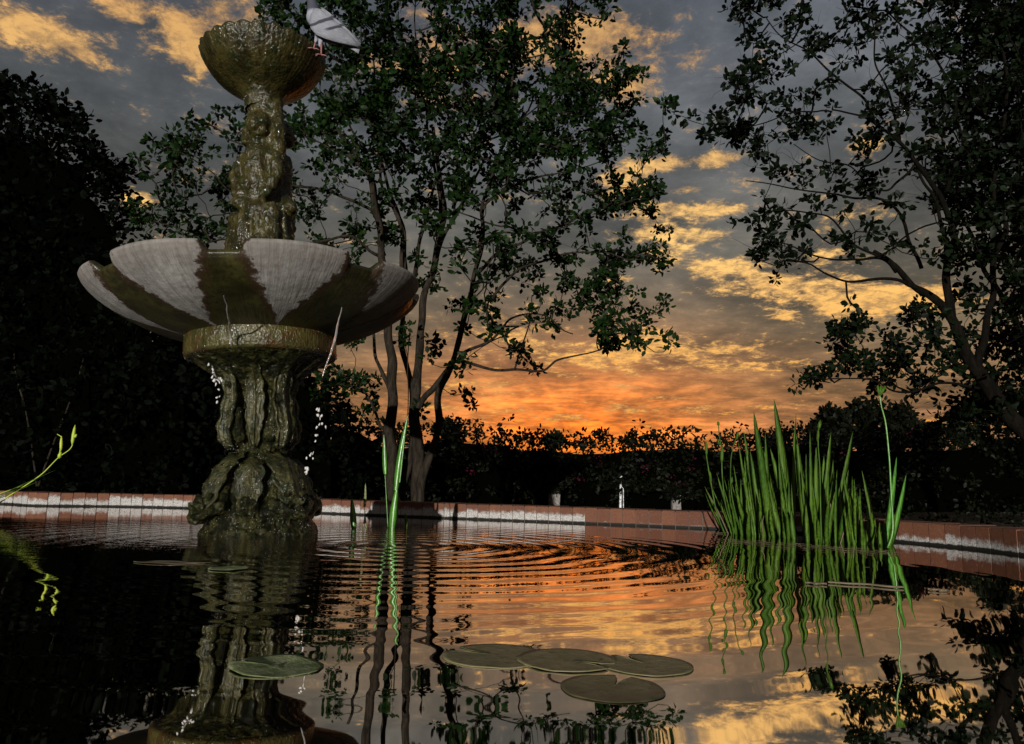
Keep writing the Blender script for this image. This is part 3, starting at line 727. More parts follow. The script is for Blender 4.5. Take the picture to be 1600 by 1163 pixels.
def np_obj(name, vs, fs, mt, parent, base):
    me = bpy.data.meshes.new(name); nv, nf = len(vs), len(fs)
    vs = vs-np.array(base)[None]
    me.vertices.add(nv); me.vertices.foreach_set('co', vs.astype(np.float32).ravel())
    me.loops.add(nf*4); me.loops.foreach_set('vertex_index', fs.astype(np.int32).ravel())
    me.polygons.add(nf); me.polygons.foreach_set('loop_start', np.arange(0, nf*4, 4, dtype=np.int32)); me.polygons.foreach_set('loop_total', np.full(nf, 4, np.int32))
    me.update(calc_edges=True); me.validate()
    return link(name, me, mt, parent, smooth=False)
def cells(rows, x0, y0, step, Y0, spread, k, rg, thin=None):
    out = []
    for j, row in enumerate(rows):
        for i, ch in enumerate(row):
            if ch in ' .0': continue
            c = int(ch)*k/3*(thin[1] if thin and j >= thin[0] else 1); nn = int(c)+(rg.random() < c-int(c))
            for _ in range(nn):
                best = None
                for _t in range(9):
                    x = x0+(i+rg.random()*1.3-.15)*step; y = y0+(j+rg.random()*1.3-.15)*step
                    p = at(x, y, Y0+rg.normal()*spread); w = mnoise.noise(p*3.0)+.5*mnoise.noise(p*7)
                    if best is None or w > best[0]: best = (w, p)
                for _q in range(3): out.append(tuple(Vector(best[1])+Vector(rg.normal(size=3))*.068))
    return np.array(out)
def grow(limbs, clusters, rg, tw=.0024, seglen=.07, pref=.25, wander=.22):
    """limbs: list of (pts, r0, r1). returns trunk geometry verts/faces, twig nodes joining every cluster"""
    V = []; Fc = []; nodes = []; par = []; cnt = []; depth = []
    for pts, r0, r1 in limbs:
        P_ = catmull(pts, 8); m_ = len(P_); rr = [r0+(r1-r0)*(i/(m_-1))**.8 for i in range(m_)]
        P_ = [p+Vector((mnoise.noise(p*3), mnoise.noise(p*3+Vector((7, 0, 0))), mnoise.noise(p*3+Vector((0, 7, 0)))))*.05*min(1, i/4) for i, p in enumerate(P_)]
        tube(V, Fc, P_, rr, 10 if r0 > .02 else 7, wob=.35 if r0 > .02 else .15)
        acc_ = 0
        for i, p in enumerate(P_):
            if i > m_*.22: nodes.append(np.array(p)); par.append(-1); cnt.append(0)
    N_ = np.array(nodes); BUF = np.zeros((len(nodes)+len(clusters)*60, 3)); BUF[:len(nodes)] = N_
    d0 = np.array([np.min(np.linalg.norm(N_-c, axis=1)) for c in clusters])
    for ci in np.argsort(d0):
        if len(nodes)+60 > len(BUF): BUF = np.concatenate([BUF, np.zeros_like(BUF)])
        c = clusters[ci]; A = BUF[:len(nodes)]; d = np.linalg.norm(A-c, axis=1)
        # favour joining from below / inside
        up_ = c[2]-A[:, 2]; cost = d+pref*np.maximum(0, -up_)
        j = int(np.argmin(cost)); a = A[j]; L = d[j]; k = max(1, int(L/seglen))
        side = rg.normal(size=3)*wander*L; sag = np.array([0, 0, -.10*L])
        prev = j
        for s in range(1, k+1):
            t = s/k; p = a+(c-a)*t+(side+sag)*math.sin(math.pi*t)*.6+rg.normal(size=3)*.008*(t < 1)
            BUF[len(nodes)] = p; nodes.append(p); par.append(prev); cnt.append(0); prev = len(nodes)-1
        cnt[prev] += 1
    for i in range(len(nodes)-1, -1, -1):
        if par[i] >= 0: cnt[par[i]] += cnt[i]
    # chain export: follow each heaviest child
    kids = {}
    for i, p in enumerate(par):
        if p >= 0: kids.setdefault(p, []).append(i)
    done = set()
    for i in range(len(nodes)):
        if par[i] >= 0 and i not in done:
            ch = [par[i], i]; done.add(i)
            while kids.get(ch[-1]):
                nx = [k for k in kids[ch[-1]] if k not in done]
                if not nx: break
                b_ = max(nx, key=lambda k: cnt[k]); ch.append(b_); done.add(b_)
            pts = [Vector(nodes[q_]) for q_ in ch]; rr = [tw*max(1, cnt[q_])**.42 for q_ in ch]; rr[0] = rr[1]
            rr = [min(r, rr[0]*1.05) for r in rr]
            tube(V, Fc, pts, rr, 5, cap=False)
    return V, Fc
def bare_twigs(V, Fc, spots, rg, L=.25, r=.0018):
    for p in spots:
        p = Vector(p)
        for _ in range(3):
            d = Vector(rg.normal(size=3)); d.z = abs(d.z)*.8; d.normalize(); q1 = p
            pts = [q1]
            for s in range(5):
                d = (d+Vector(rg.normal(size=3))*.3).normalized(); q1 = q1+d*L/5; pts.append(q1)
            tube(V, Fc, pts, [r*(1-.12*i) for i in range(6)], 4, cap=False)
def px_limb(pts, Y0, Y1, r0, r1):
    r0 *= .82; r1 *= .82
    m_ = len(pts); return ([at(x, y, Y0+(Y1-Y0)*i/(m_-1)) for i, (x, y) in enumerate(pts)], r0, r1)
def tree(name, base, label, limbs, clusters, leafm, barkm, lsize, per, spread, rg, group=None, twigs=0, tw=.0024):
    root = empty(name, base, label, 'tree', group)
    V, Fc = grow(limbs, clusters, rg, tw)
    if twigs:
        idx = rg.choice(len(clusters), twigs, replace=False); bare_twigs(V, Fc, clusters[idx], rg)
    vs, fs = leaf_arrays(clusters, lsize, per, spread, rg)
    np_obj('crown', vs, fs, leafm, root, base)
    obj('trunk', [v-base for v in V], Fc, barkm, root)
    return root
rg = np.random.default_rng(11)
# --- centre tree
g_rows = [
 ".....99999899998896...",
 ".....88989989899987...",
 ".....79899898998996...",
 ".....5689988748881....",
 "......5369858787841...",
 ".......489987875786...",
 ".......78976989768762.",
 "....4.678787899998851.",
 ".364.4566678898987462.",
 ".57725435767887886413.",
 "..66.4334566569874667.",
 "5855..364445444566776.",
 "2313..356433334555665.",
 "......34332233566532.3",
 "...........3344436762.",
 "............344554672.",
 "........34.231.311541.",
 "........66..1.........",
 "........230.1.........",
]
g_rows[3] = ".....5689988748811...."
cl = cells(g_rows, 200, -120, 40, 6.9, .75, 1.5, rg, (9, .56))
mid = cells(["345543", "456664", "356653"], 540, 60, 60, 6.9, .8, .9, rg)
extra = []
for (x, y, sxx, syy, nn) in ((1010,290,22,14,7),(975,310,20,14,6),(1005,402,22,12,6),(935,470,28,45,18),(955,535,15,22,9),(905,125,18,12,6),(940,222,14,16,6),(540,590,25,22,9),(270,235,22,12,6),(230,340,22,16,7),(660,640,6,5,2),(812,548,25,3,3),(432,20,16,16,6),(455,62,18,8,5)):
    for _ in range(nn): extra.append(tuple(at(x+rg.normal()*sxx*.6, y+rg.normal()*syy*.6, 6.9+rg.normal()*.3)))
cl = np.concatenate([cl, mid, np.array(extra)])
L = []
def LA(pts, a, b, r0, r1): L.append(px_limb(pts, a, b, r0, r1))
LA([(622, 835), (617, 768), (612, 700), (613, 640), (612, 560), (610, 500), (600, 420), (592, 350), (575, 280), (545, 240)], 6.9, 6.6, .085, .028)
LA([(613, 665), (600, 664), (588, 640), (574, 618), (558, 610), (540, 608)], 6.9, 6.7, .022, .007)
LA([(611, 612), (600, 590), (590, 563), (584, 530), (578, 480)], 6.9, 7.1, .03, .014)
LA([(648, 840), (652, 760), (649, 690), (651, 612), (657, 554), (661, 477), (670, 438), (688, 370), (690, 300), (680, 200)], 7.0, 7.2, .08, .022)
LA([(634, 830), (632, 760), (644, 680), (646, 620), (630, 540), (628, 470), (636, 400), (620, 330), (600, 260), (588, 190), (580, 90)], 7.1, 7.3, .045, .012)
LA([(652, 800), (664, 744), (680, 680), (688, 610), (706, 574), (722, 519), (733, 457), (748, 391), (756, 320), (790, 200), (800, 100), (790, 10)], 6.9, 6.8, .055, .012)
LA([(652, 640), (664, 620), (680, 603), (697, 580), (712, 572)], 7.0, 6.95, .034, .034)
LA([(715, 565), (735, 572), (769, 577), (804, 580), (847, 582), (876, 562), (905, 553), (935, 550)], 6.9, 6.6, .022, .008)
LA([(716, 562), (733, 549), (750, 539), (776, 517), (800, 500), (850, 497), (900, 520)], 6.9, 6.5, .024, .007)
LA([(804, 578), (818, 540), (827, 500), (830, 460)], 6.75, 6.7, .012, .005)
LA([(768, 470), (790, 440), (830, 410), (880, 397), (930, 395), (975, 405), (1008, 404)], 6.7, 6.3, .02, .005)
LA([(742, 430), (772, 400), (820, 375), (870, 352), (920, 330), (965, 320), (1010, 305)], 6.8, 6.4, .022, .005)
LA([(600, 420), (594, 350), (583, 290), (560, 250), (520, 232), (470, 210)], 6.8, 6.5, .028, .007)
LA([(600, 400), (585, 330), (572, 271), (545, 230), (527, 205), (528, 178), (505, 155), (490, 135)], 6.8, 6.6, .026, .006)
LA([(628, 420), (626, 349), (607, 310), (593, 271), (587, 217), (570, 120), (560, 30)], 7.0, 7.1, .026, .008)
LA([(648, 430), (655, 380), (669, 329), (688, 271), (735, 232), (789, 201), (840, 170), (880, 135)], 7.0, 6.8, .028, .006)
LA([(672, 430), (688, 388), (719, 322), (750, 263), (775, 190), (800, 120), (815, 60)], 7.1, 7.3, .026, .006)
LA([(725, 500), (738, 430), (752, 388), (789, 368), (847, 360), (900, 345)], 6.85, 6.5, .022, .006)
LA([(748, 388), (755, 329), (789, 295), (847, 271), (897, 267), (940, 250)], 6.8, 6.5, .02, .006)
LA([(688, 340), (680, 250), (660, 150), (650, 60), (640, -60)], 7.2, 7.3, .024, .006)
LA([(592, 400), (540, 372), (480, 380), (420, 395), (360, 375), (300, 385), (270, 395)], 6.8, 6.2, .02, .005)
LA([(520, 300), (470, 290), (420, 280), (370, 300), (330, 270), (290, 245), (255, 232)], 6.6, 6.2, .016, .004)
LA([(585, 330), (520, 300)], 6.75, 6.6, .02, .016)
LA([(640, 520), (636, 600), (640, 650)], 7.0, 7.0, .008, .006)
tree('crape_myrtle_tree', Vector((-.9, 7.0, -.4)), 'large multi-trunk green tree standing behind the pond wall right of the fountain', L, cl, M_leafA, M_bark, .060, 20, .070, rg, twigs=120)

# --- right tree
r_rows = [
 "..99899999999999999",
 "..7898989999999999999"[:19],
 "..7898789989999999",
 "..667466447886789",
 "..5666677558978899",
 "..5673665678878989",
 ".478643577688979999",
 ".346646764788889999",
 "37753243635789889999",
 "..2551312467778999",
 "...334323224788998",
 ".26333333424578898",
 ".25422433345567889",
 "....211.1134544578",
 "........23344567",
 "......411454334567",
 ".....246765335678",
 "....34655523578",
 "...........2678",
]
cr = cells(r_rows, 1080, -120, 40, 5.6, .55, .72, rg)
cr = np.concatenate([cr, np.array([tuple(at(x+rg.normal()*sxx*.6, y+rg.normal()*syy*.6, 5.6+rg.normal()*.25)) for (x, y, sxx, syy, nn) in
   ((1120,208,22,12,8),(1150,210,25,16,8),(1148,132,18,10,5),(1165,15,20,12,6),(1340,500,16,20,9),(1312,515,15,8,4),(1300,580,40,12,9),(1262,585,12,8,4),(1243,600,4,3,1),(1350,570,40,20,12),(1400,575,35,22,12),(1435,495,25,20,8),(1190,395,14,10,4),(1205,375,20,10,5)) for _ in range(nn)])])
L = []
LA([(1720, 800), (1660, 730), (1600, 675), (1562, 630), (1534, 592), (1509, 549), (1487, 499), (1462, 474), (1430, 449), (1397, 417), (1370, 395)], 5.5, 5.5, .10, .018)
LA([(1530, 607), (1475, 603), (1428, 611), (1397, 607), (1375, 596), (1344, 592), (1287, 596), (1262, 590)], 5.5, 5.2, .014, .004)
LA([(1509, 580), (1475, 555), (1456, 535), (1450, 505), (1440, 480)], 5.5, 5.7, .026, .012)
LA([(1430, 450), (1406, 438), (1366, 439), (1325, 439), (1290, 427), (1266, 414), (1234, 408)], 5.5, 5.3, .02, .005)
LA([(1400, 425), (1381, 408), (1350, 405), (1319, 402), (1275, 399), (1230, 385), (1194, 378)], 5.5, 5.3, .018, .004)
LA([(1487, 500), (1483, 442), (1480, 400), (1488, 364), (1477, 332), (1453, 285), (1428, 252), (1407, 224), (1372, 200), (1348, 189), (1300, 175)], 5.55, 5.6, .042, .008)
LA([(1478, 400), (1468, 350), (1460, 320), (1445, 290), (1432, 262)], 5.5, 5.6, .02, .012)
LA([(1428, 259), (1410, 282), (1390, 301), (1369, 294), (1330, 265), (1285, 245), (1246, 224)], 5.55, 5.3, .014, .004)
LA([(1440, 420), (1410, 350), (1372, 315), (1327, 315), (1278, 305), (1215, 290), (1170, 283)], 5.5, 5.2, .018, .004)
LA([(1528, 570), (1540, 520), (1552, 470), (1553, 420), (1565, 350), (1555, 280), (1570, 150), (1560, 20)], 5.6, 5.9, .04, .012)
LA([(1480, 300), (1500, 220), (1480, 120), (1430, 60), (1380, 20)], 5.6, 5.6, .02, .007)
LA([(1372, 200), (1330, 140), (1290, 100), (1240, 70), (1200, 30)], 5.55, 5.4, .014, .005)
LA([(1407, 224), (1390, 150), (1370, 90), (1350, 20)], 5.6, 5.5, .014, .006)
LA([(1600, 680), (1640, 560), (1650, 420), (1640, 280), (1660, 100)], 5.6, 5.8, .06, .02)
LA([(1300, 175), (1250, 170), (1200, 190), (1150, 205)], 5.55, 5.3, .009, .004)
LA([(1397, 417), (1340, 380), (1290, 340), (1230, 330), (1190, 345)], 5.5, 5.3, .014, .004)
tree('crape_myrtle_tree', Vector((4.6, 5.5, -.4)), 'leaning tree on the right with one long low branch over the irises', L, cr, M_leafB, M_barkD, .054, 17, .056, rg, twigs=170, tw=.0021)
# --- dark tree behind it
d_rows = ["......5888", ".....57888", "....377888", "....467888", "....367898", "....367899", "....5788999", "....5898999", "....6899999", "...6799999", "...4689999", "....489999", ".....38999", ".....35999", "....2.6999", "......7999", ".....35899", ".....6999", "....35999", "....3699"]
cdk = cells(d_rows, 1320, -120, 40, 7.6, .6, 1.5, rg)
L = []
LA([(1690, 790), (1665, 700), (1640, 600), (1630, 480), (1600, 360), (1590, 200), (1600, 0)], 7.6, 7.6, .12, .03)
LA([(1640, 620), (1600, 540), (1560, 460), (1520, 380), (1490, 300), (1470, 200)], 7.6, 7.4, .05, .01)
LA([(1605, 380), (1560, 300), (1530, 200), (1500, 80)], 7.6, 7.5, .04, .01)
LA([(1665, 700), (1620, 660), (1580, 640), (1540, 620)], 7.6, 7.4, .04, .01)
LA([(1640, 500), (1680, 400), (1700, 250), (1690, 60)], 7.6, 7.7, .05, .02)
tree('evergreen_tree', Vector((5.9, 7.6, -.4)), 'dense nearly black tree at the right edge behind the leaning tree', L, cdk, M_leafD, M_barkD, .075, 16, .10, rg, tw=.003)

# --- left dark tree and shrubs
def mass_tree(name, label, Y, spreadY, prof, ybot, k, leafm, lsize, base, rg, core=True, cat='tree', x0=-260, step=24, trunks=(), corein=26, per=13, group=None):
    """prof: list of (x,y) top silhouette in reference pixels at distance Y, foliage down to ybot"""
    xs = [p[0] for p in prof]; ys = [p[1] for p in prof]
    pts = []
    x = xs[0]
    while x < xs[-1]:
        yt = np.interp(x, xs, ys); y = yt
        while y < ybot:
            c = k*(1.0 if y < yt+60 else .55)
            for _ in range(int(c)+(rg.random() < c % 1)):
                best = None
                for _t in range(4 if y < yt+140 else 1):
                    p = at(x+rg.uniform(-.3, 1.3)*step, y+rg.uniform(-.2, 1.2)*step+4, Y+rg.normal()*spreadY); w = mnoise.noise(p*2.2)
                    if best is None or w > best[0]: best = (w, p)
                pts.append(tuple(best[1]))
            y += step
        x += step
    # ragged tips above the outline
    for _ in range(int((xs[-1]-xs[0])*.22)):
        x = rg.uniform(xs[0], xs[-1]); yt = np.interp(x, xs, ys)
        pts.append(tuple(at(x, yt-abs(rg.normal())*9, Y+rg.normal()*spreadY*.6)))
    pts = np.array(pts); root = empty(name, base, label, cat, group)
    vs, fs = leaf_arrays(pts, lsize, per, lsize*1.5, rg)
    np_obj('crown' if cat == 'tree' else 'foliage', vs, fs, leafm, root, base)
    V = []; Fc = []
    for (tp, Ya, Yb, r0, r1) in trunks:
        pl, a_, b_ = px_limb(tp, Ya, Yb, r0, r1); P_ = catmull(pl, 6); tube(V, Fc, [p-base for p in P_], [r0+(r1-r0)*i/(len(P_)-1) for i in range(len(P_))], 8, wob=.2)
    if V: obj('trunk', V, Fc, M_bark if cat == 'tree' else M_barkD, root)
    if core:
        # lumpy black filler inside the leafy shell, painting the foliage's unlit depth
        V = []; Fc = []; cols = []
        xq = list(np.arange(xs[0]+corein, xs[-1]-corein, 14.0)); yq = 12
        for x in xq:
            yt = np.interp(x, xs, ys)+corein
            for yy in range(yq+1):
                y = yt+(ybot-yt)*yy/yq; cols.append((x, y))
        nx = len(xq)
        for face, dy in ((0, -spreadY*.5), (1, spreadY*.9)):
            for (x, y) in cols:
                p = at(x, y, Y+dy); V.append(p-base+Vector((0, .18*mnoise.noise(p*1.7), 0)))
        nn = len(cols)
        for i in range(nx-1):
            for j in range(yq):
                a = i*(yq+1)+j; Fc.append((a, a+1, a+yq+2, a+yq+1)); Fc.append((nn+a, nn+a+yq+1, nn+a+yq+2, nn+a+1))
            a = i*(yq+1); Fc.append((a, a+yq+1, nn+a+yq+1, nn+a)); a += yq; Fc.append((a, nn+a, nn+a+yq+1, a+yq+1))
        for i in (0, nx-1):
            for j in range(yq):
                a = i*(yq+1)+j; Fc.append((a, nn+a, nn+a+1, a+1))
        obj('unlit_core', V, Fc, M_core, root)
    return root
pl_ = [(-420, 60), (-200, 70), (-60, 110), (0, 132), (40, 150), (75, 150), (90, 178), (122, 186), (128, 205), (112, 228), (135, 240), (150, 238), (158, 262), (172, 285), (190, 318), (200, 350), (203, 400), (235, 470), (285, 520), (335, 560), (355, 640), (360, 700)]
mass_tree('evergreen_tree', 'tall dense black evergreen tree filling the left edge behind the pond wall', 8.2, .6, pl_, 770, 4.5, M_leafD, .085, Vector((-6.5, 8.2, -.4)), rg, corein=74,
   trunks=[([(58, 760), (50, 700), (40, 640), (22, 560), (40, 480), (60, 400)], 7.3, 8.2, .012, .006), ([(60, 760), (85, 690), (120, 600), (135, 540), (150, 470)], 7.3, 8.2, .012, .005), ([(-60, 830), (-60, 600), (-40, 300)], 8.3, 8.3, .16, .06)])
br = np.array([tuple(at(x+rg.normal()*sx_*.6, y+rg.normal()*sy_*.6, 8.0+rg.normal()*.2)) for (x, y, sx_, sy_, nn) in ((192,270,14,5,6),(165,262,14,8,6),(112,188,12,8,5),(150,245,10,8,4),(120,190,10,8,3)) for _ in range(nn)])
L = [px_limb([(60, 330), (110, 300), (150, 280), (175, 272), (202, 270)], 8.2, 8.0, .03, .006), px_limb([(40, 300), (80, 240), (110, 200), (120, 185)], 8.2, 8.0, .03, .006), px_limb([(-60, 400), (0, 350), (50, 330), (62, 328)], 8.3, 8.2, .05, .03)]
lt = bpy.data.objects['evergreen_tree.001']
V, Fc = grow(L, br, rg, .003); obj('branch', [v-Vector(lt.location) for v in V], Fc, M_barkD, lt)
vs, fs = leaf_arrays(br, .08, 13, .1, rg); np_obj('branch_leaves', vs, fs, M_leafD, lt, Vector(lt.location))
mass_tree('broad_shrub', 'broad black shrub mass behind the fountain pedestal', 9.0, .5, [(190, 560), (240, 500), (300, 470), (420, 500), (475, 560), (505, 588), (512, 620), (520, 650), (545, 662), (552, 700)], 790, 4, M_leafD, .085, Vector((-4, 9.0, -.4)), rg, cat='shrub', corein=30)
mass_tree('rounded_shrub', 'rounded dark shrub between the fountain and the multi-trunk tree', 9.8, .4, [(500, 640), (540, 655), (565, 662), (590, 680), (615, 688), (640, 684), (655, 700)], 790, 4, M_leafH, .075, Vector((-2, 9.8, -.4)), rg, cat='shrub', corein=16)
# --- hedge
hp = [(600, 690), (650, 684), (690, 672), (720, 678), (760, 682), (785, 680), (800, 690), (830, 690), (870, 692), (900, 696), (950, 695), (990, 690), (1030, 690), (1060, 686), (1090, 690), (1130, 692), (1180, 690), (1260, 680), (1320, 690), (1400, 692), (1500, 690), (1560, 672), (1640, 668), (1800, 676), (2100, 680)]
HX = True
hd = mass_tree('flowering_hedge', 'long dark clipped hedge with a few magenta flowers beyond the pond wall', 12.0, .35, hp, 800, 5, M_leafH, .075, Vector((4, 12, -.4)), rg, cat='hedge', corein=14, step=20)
oh = np.array([tuple(at(x+rg.normal()*16, y-abs(rg.normal())*7, 11.3+rg.normal()*.05)) for (x, y) in ((866, 764), (1056, 777), (866, 760), (1056, 773), (960, 762), (700, 770), (790, 768), (1000, 766)) for _ in range(16)])
vs, fs = leaf_arrays(oh, .07, 12, .10, rg); np_obj('overhanging_foliage', vs, fs, M_leafH, hd, Vector(hd.location))
fl = []
for (x, y) in ((790, 690), (730, 739), (1080, 722), (1150, 700), (770, 700), (860, 700), (935, 720), (1060, 745), (1180, 705), (1240, 700), (1400, 692), (1450, 694), (1410, 690), (1320, 700), (1010, 730), (900, 745), (640, 730)):
    for _ in range(3): fl.append(tuple(at(x+rg.normal()*6, y+rg.normal()*5, 11.45+rg.normal()*.08)))
vs, fs = leaf_arrays(np.array(fl), .045, 5, .06, rg); tag(np_obj('flowers', vs, fs, M_flow, hd, Vector(hd.location)), kind='stuff')
V = []; Fc = []
for i in range(9):
    x = 620+i*130; p = at(x, 800, 12.1); tube(V, Fc, catmull([Vector((p.x, 12.1, -.42))-Vector(hd.location), Vector((p.x+.1, 12.1, .1))-Vector(hd.location), Vector((p.x-.1, 12.0, .6))-Vector(hd.location)], 4), [.05-.003*k for k in range(9)], 7, wob=.2)
    obj('stem', V, Fc, M_barkD, hd); V = []; Fc = []
# posts
def post(px, top, w, label):
    p = at(px, top, 11.5); zt = p.z; bm = bmesh.new(); h_ = zt+.4
    bmesh.ops.create_cube(bm, size=1, matrix=Matrix.Translation((0, 0, h_/2)) @ Matrix.Diagonal((w, w, h_, 1)))
    bmesh.ops.bevel(bm, geom=bm.edges[:], offset=.012, segments=2, affect='EDGES')
    bmesh.ops.subdivide_edges(bm, edges=bm.edges[:], cuts=3, use_grid_fill=True)
    for v in bm.verts: v.co += Vector((mnoise.noise(v.co*9), mnoise.noise(v.co*9+Vector((3, 3, 3))), 0))*.012
    bmesh.ops.create_cube(bm, size=1, matrix=Matrix.Translation((0, 0, .04)) @ Matrix.Diagonal((w*1.4, w*1.4, .08, 1)))
    me = bpy.data.meshes.new('concrete_post'); bm.to_mesh(me); bm.free()
    o = link('concrete_post', me, M_conc, smooth=False); o.location = (p.x, 11.5, -.4); tag(o, label, 'post', 'concrete posts under the hedge')
post(866, 752, .17, 'taller wider pale concrete post under the hedge, nearer the multi-trunk tree')
post(1056, 766, .13, 'shorter narrower pale concrete post under the hedge, nearer the iris clump')
pr = empty('water_pipe', at(969, 797, 11.3), 'thin white standpipe in front of the dark hedge', 'pipe'); b = Vector(pr.location)
V = []; Fc = []; tube(V, Fc, [Vector((b.x, 11.3, -.4))-b, at(970, 748, 11.3)-b], [.022, .018], 10); tube(V, Fc, [at(970, 748, 11.3)-b, at(970, 744, 11.3)-b], [.028, .024], 10); obj('pipe', V, Fc, M_white, pr)
q_ = at(974, 764, 11.3)
V = []; Fc = []; tube(V, Fc, [Vector((q_.x, 11.3, -.4))-b, q_-b, at(971, 761, 11.3)-b], [.008, .008, .008], 8); obj('side_pipe', V, Fc, M_white, pr)

# --- far trees
def far_tree(name, label, cx, ytop, w, h, Y, mt, rg, n=150, ls=.28, gap=.0):
    base = at(cx, 770, Y); base.z = -.4; root = empty(name, base, label, 'tree', 'small trees beyond the hedge')
    pts = []; lobes = [(rg.uniform(-.55, .55), rg.uniform(.15, .95), rg.uniform(.25, .42)) for _ in range(8)]+[(0, .8, .3), (0, .5, .5)]
    while len(pts) < n:
        lx, ly, lr_ = lobes[rg.integers(len(lobes))]; a = rg.uniform(0, 6.283); r_ = lr_*math.sqrt(rg.random())
        x = cx+(lx*.72+r_*math.cos(a))*w/2; y = ytop+h*(1-(ly*.8+r_*math.sin(a)*.6))
        if y < ytop: continue
        pts.append(tuple(at(x, y, Y+rg.normal()*.9)))
    pts = np.array(pts)
    lb = [([base+Vector((0, 0, 0)), at(cx+3, 720, Y), at(cx-2, ytop+h*.5, Y), at(cx+2, ytop+h*.25, Y)], Y*.006, Y*.002), (
        [at(cx, ytop+h*.7, Y), at(cx-w*.2, ytop+h*.45, Y), at(cx-w*.33, ytop+h*.35, Y)], Y*.003, Y*.001), ([at(cx, ytop+h*.7, Y), at(cx+w*.2, ytop+h*.45, Y), at(cx+w*.3, ytop+h*.3, Y)], Y*.003, Y*.001)]
    V, Fc = grow(lb, pts, rg, Y*.0004, seglen=.5); obj('trunk', [v-base for v in V], Fc, M_barkD, root)
    vs, fs = leaf_arrays(pts, ls, 12, ls*1.2, rg); np_obj('crown', vs, fs, mt, root, base)
far_tree('distant_tree', 'small round tree top showing over the hedge just right of the tree trunks', 703, 645, 75, 50, 26, M_far, rg, 80, .17)
far_tree('distant_tree', 'tiny round tree top over the hedge at the sunset glow', 863, 670, 42, 30, 26, M_far, rg, 50, .15)
far_tree('distant_tree', 'leftmost broad tree of the dark group on the horizon behind the irises', 1298, 628, 100, 75, 36, M_leafH, rg, 260, .30)
far_tree('distant_tree', 'tallest tree of the dark group on the horizon behind the irises', 1352, 618, 80, 85, 37, M_leafH, rg, 190, .28)
far_tree('distant_tree', 'right broad tree of the dark group on the horizon behind the irises', 1400, 634, 90, 75, 35, M_leafH, rg, 260, .30)
far_tree('distant_tree', 'lowest rightmost tree of the dark group on the horizon behind the irises', 1450, 654, 70, 55, 34, M_leafH, rg, 130, .28)
far_tree('distant_tree', 'small thin leaved tree seen under the leaning trunk', 1528, 606, 85, 60, 30, M_far, rg, 120, .16)
far_tree('distant_tree', 'low ragged bush like tree left of the leaning trunk base', 1505, 655, 90, 40, 28, M_far, rg, 120, .18)
far_tree('distant_tree', 'small dark tree behind the iris tips over the hedge', 1215, 676, 60, 30, 30, M_leafH, rg, 60, .2)

# ------------------------------------------------------------ irises
def blade(root, base, tip, w, bend=0.0, mt=None, name='leaf', rnd=.0, Yoff=0.0, yaw=None):
    d = tip-base; L_ = d.length; n_ = 14; V = []; Fc = []
    side = Vector((math.cos(yaw or 0), math.sin(yaw or 0), 0)); nrm_ = side.cross(d.normalized()).normalized()
    bx = side*bend*L_
    for i in range(n_+1):
        t = i/n_; c = base+d*t+bx*(math.sin(math.pi*t)*.5+0*t)
        ww = w*.5*(min(1, .72+t*1.2))*(1-t**2.6)**.75 if t < 1 else .0004
        ww = max(ww, .0004); th = .0009*(1-t)+.0002
        V += [c-side*ww, c+nrm_*th-side*ww*.05, c+side*ww, c-nrm_*th+side*ww*.05]
    for i in range(n_):
        for k in range(4):
            a = i*4+k; b_ = i*4+(k+1) % 4; Fc.append((a, b_, b_+4, a+4))
    return obj(name, [v-Vector(root.location) for v in V], Fc, mt or M_iris, root)
def z7(x, y): return (1040+x/3.634, 580+y/3.634)
def iris(root, blades, mt=None, k=1.0):
    for (tx, ty, bx, by, w, bend) in blades:
        bpx = z7(bx, by); b_ = wat(*bpx, -.02); Y = b_.y+random.uniform(-.12, .10)
        t_ = at(*z7(tx, ty), Y); blade(root, b_, t_, w*.00115*k, bend, mt, yaw=random.uniform(-.5, .5))
def deadleaves(root, L_):
    for (pts, w) in L_:
        b_ = wat(*z7(*pts[0]), -.01); P_ = catmull([b_]+[at(*z7(*p), b_.y-.02) for p in pts[1:]], 6); V = []; Fc = []; n_ = len(P_)-1
        for i, p in enumerate(P_):
            ww = w*(1-(i/n_)**2)**.6+.0004; V += [p-Vector(root.location)-Vector((ww, 0, 0)), p-Vector(root.location)+Vector((0, -.0015, .001)), p-Vector(root.location)+Vector((ww, 0, 0)), p-Vector(root.location)+Vector((0, .0015, -.001))]
        for i in range(n_):
            for k in range(4): a = i*4+k; b2 = i*4+(k+1) % 4; Fc.append((a, b2, b2+4, a+4))
        obj('dry_leaf', V, Fc, M_dry, root)
def stem(root, pts, Y, r, mt, name='flower_stem', pod=None):
    V = []; Fc = []; P_ = catmull([at(*p, Y) for p in pts], 6); b_ = Vector(root.location)
    tube(V, Fc, [p-b_ for p in P_], [r*(1.15-.5*i/(len(P_)-1)) for i in range(len(P_))], 7)
    o = obj(name, V, Fc, mt, root)
    if pod:
        for (x0, y0, x1, y1, rr) in pod:
            a, c = at(x0, y0, Y)-b_, at(x1, y1, Y)-b_; V = []; Fc = []
            tube(V, Fc, [a.lerp(c, t) for t in (0, .2, .5, .8, 1)], [rr*.35, rr*.9, rr, rr*.7, rr*.15], 7); obj('bud', V, Fc, mt, o)
def fan(x0, x1, n_, by0, by1, hmin, hmax, lean, w=(18, 34)):
    out = []
    for i in range(n_):
        x = random.uniform(x0, x1); by = by0+(by1-by0)*(x-x0)/(x1-x0)+random.uniform(-10, 12); h_ = random.uniform(hmin, hmax)
        out.append((x+lean*h_+random.uniform(-.12, .12)*h_, by-h_, x, by, random.uniform(*w), random.uniform(-.05, .05)))
    return out
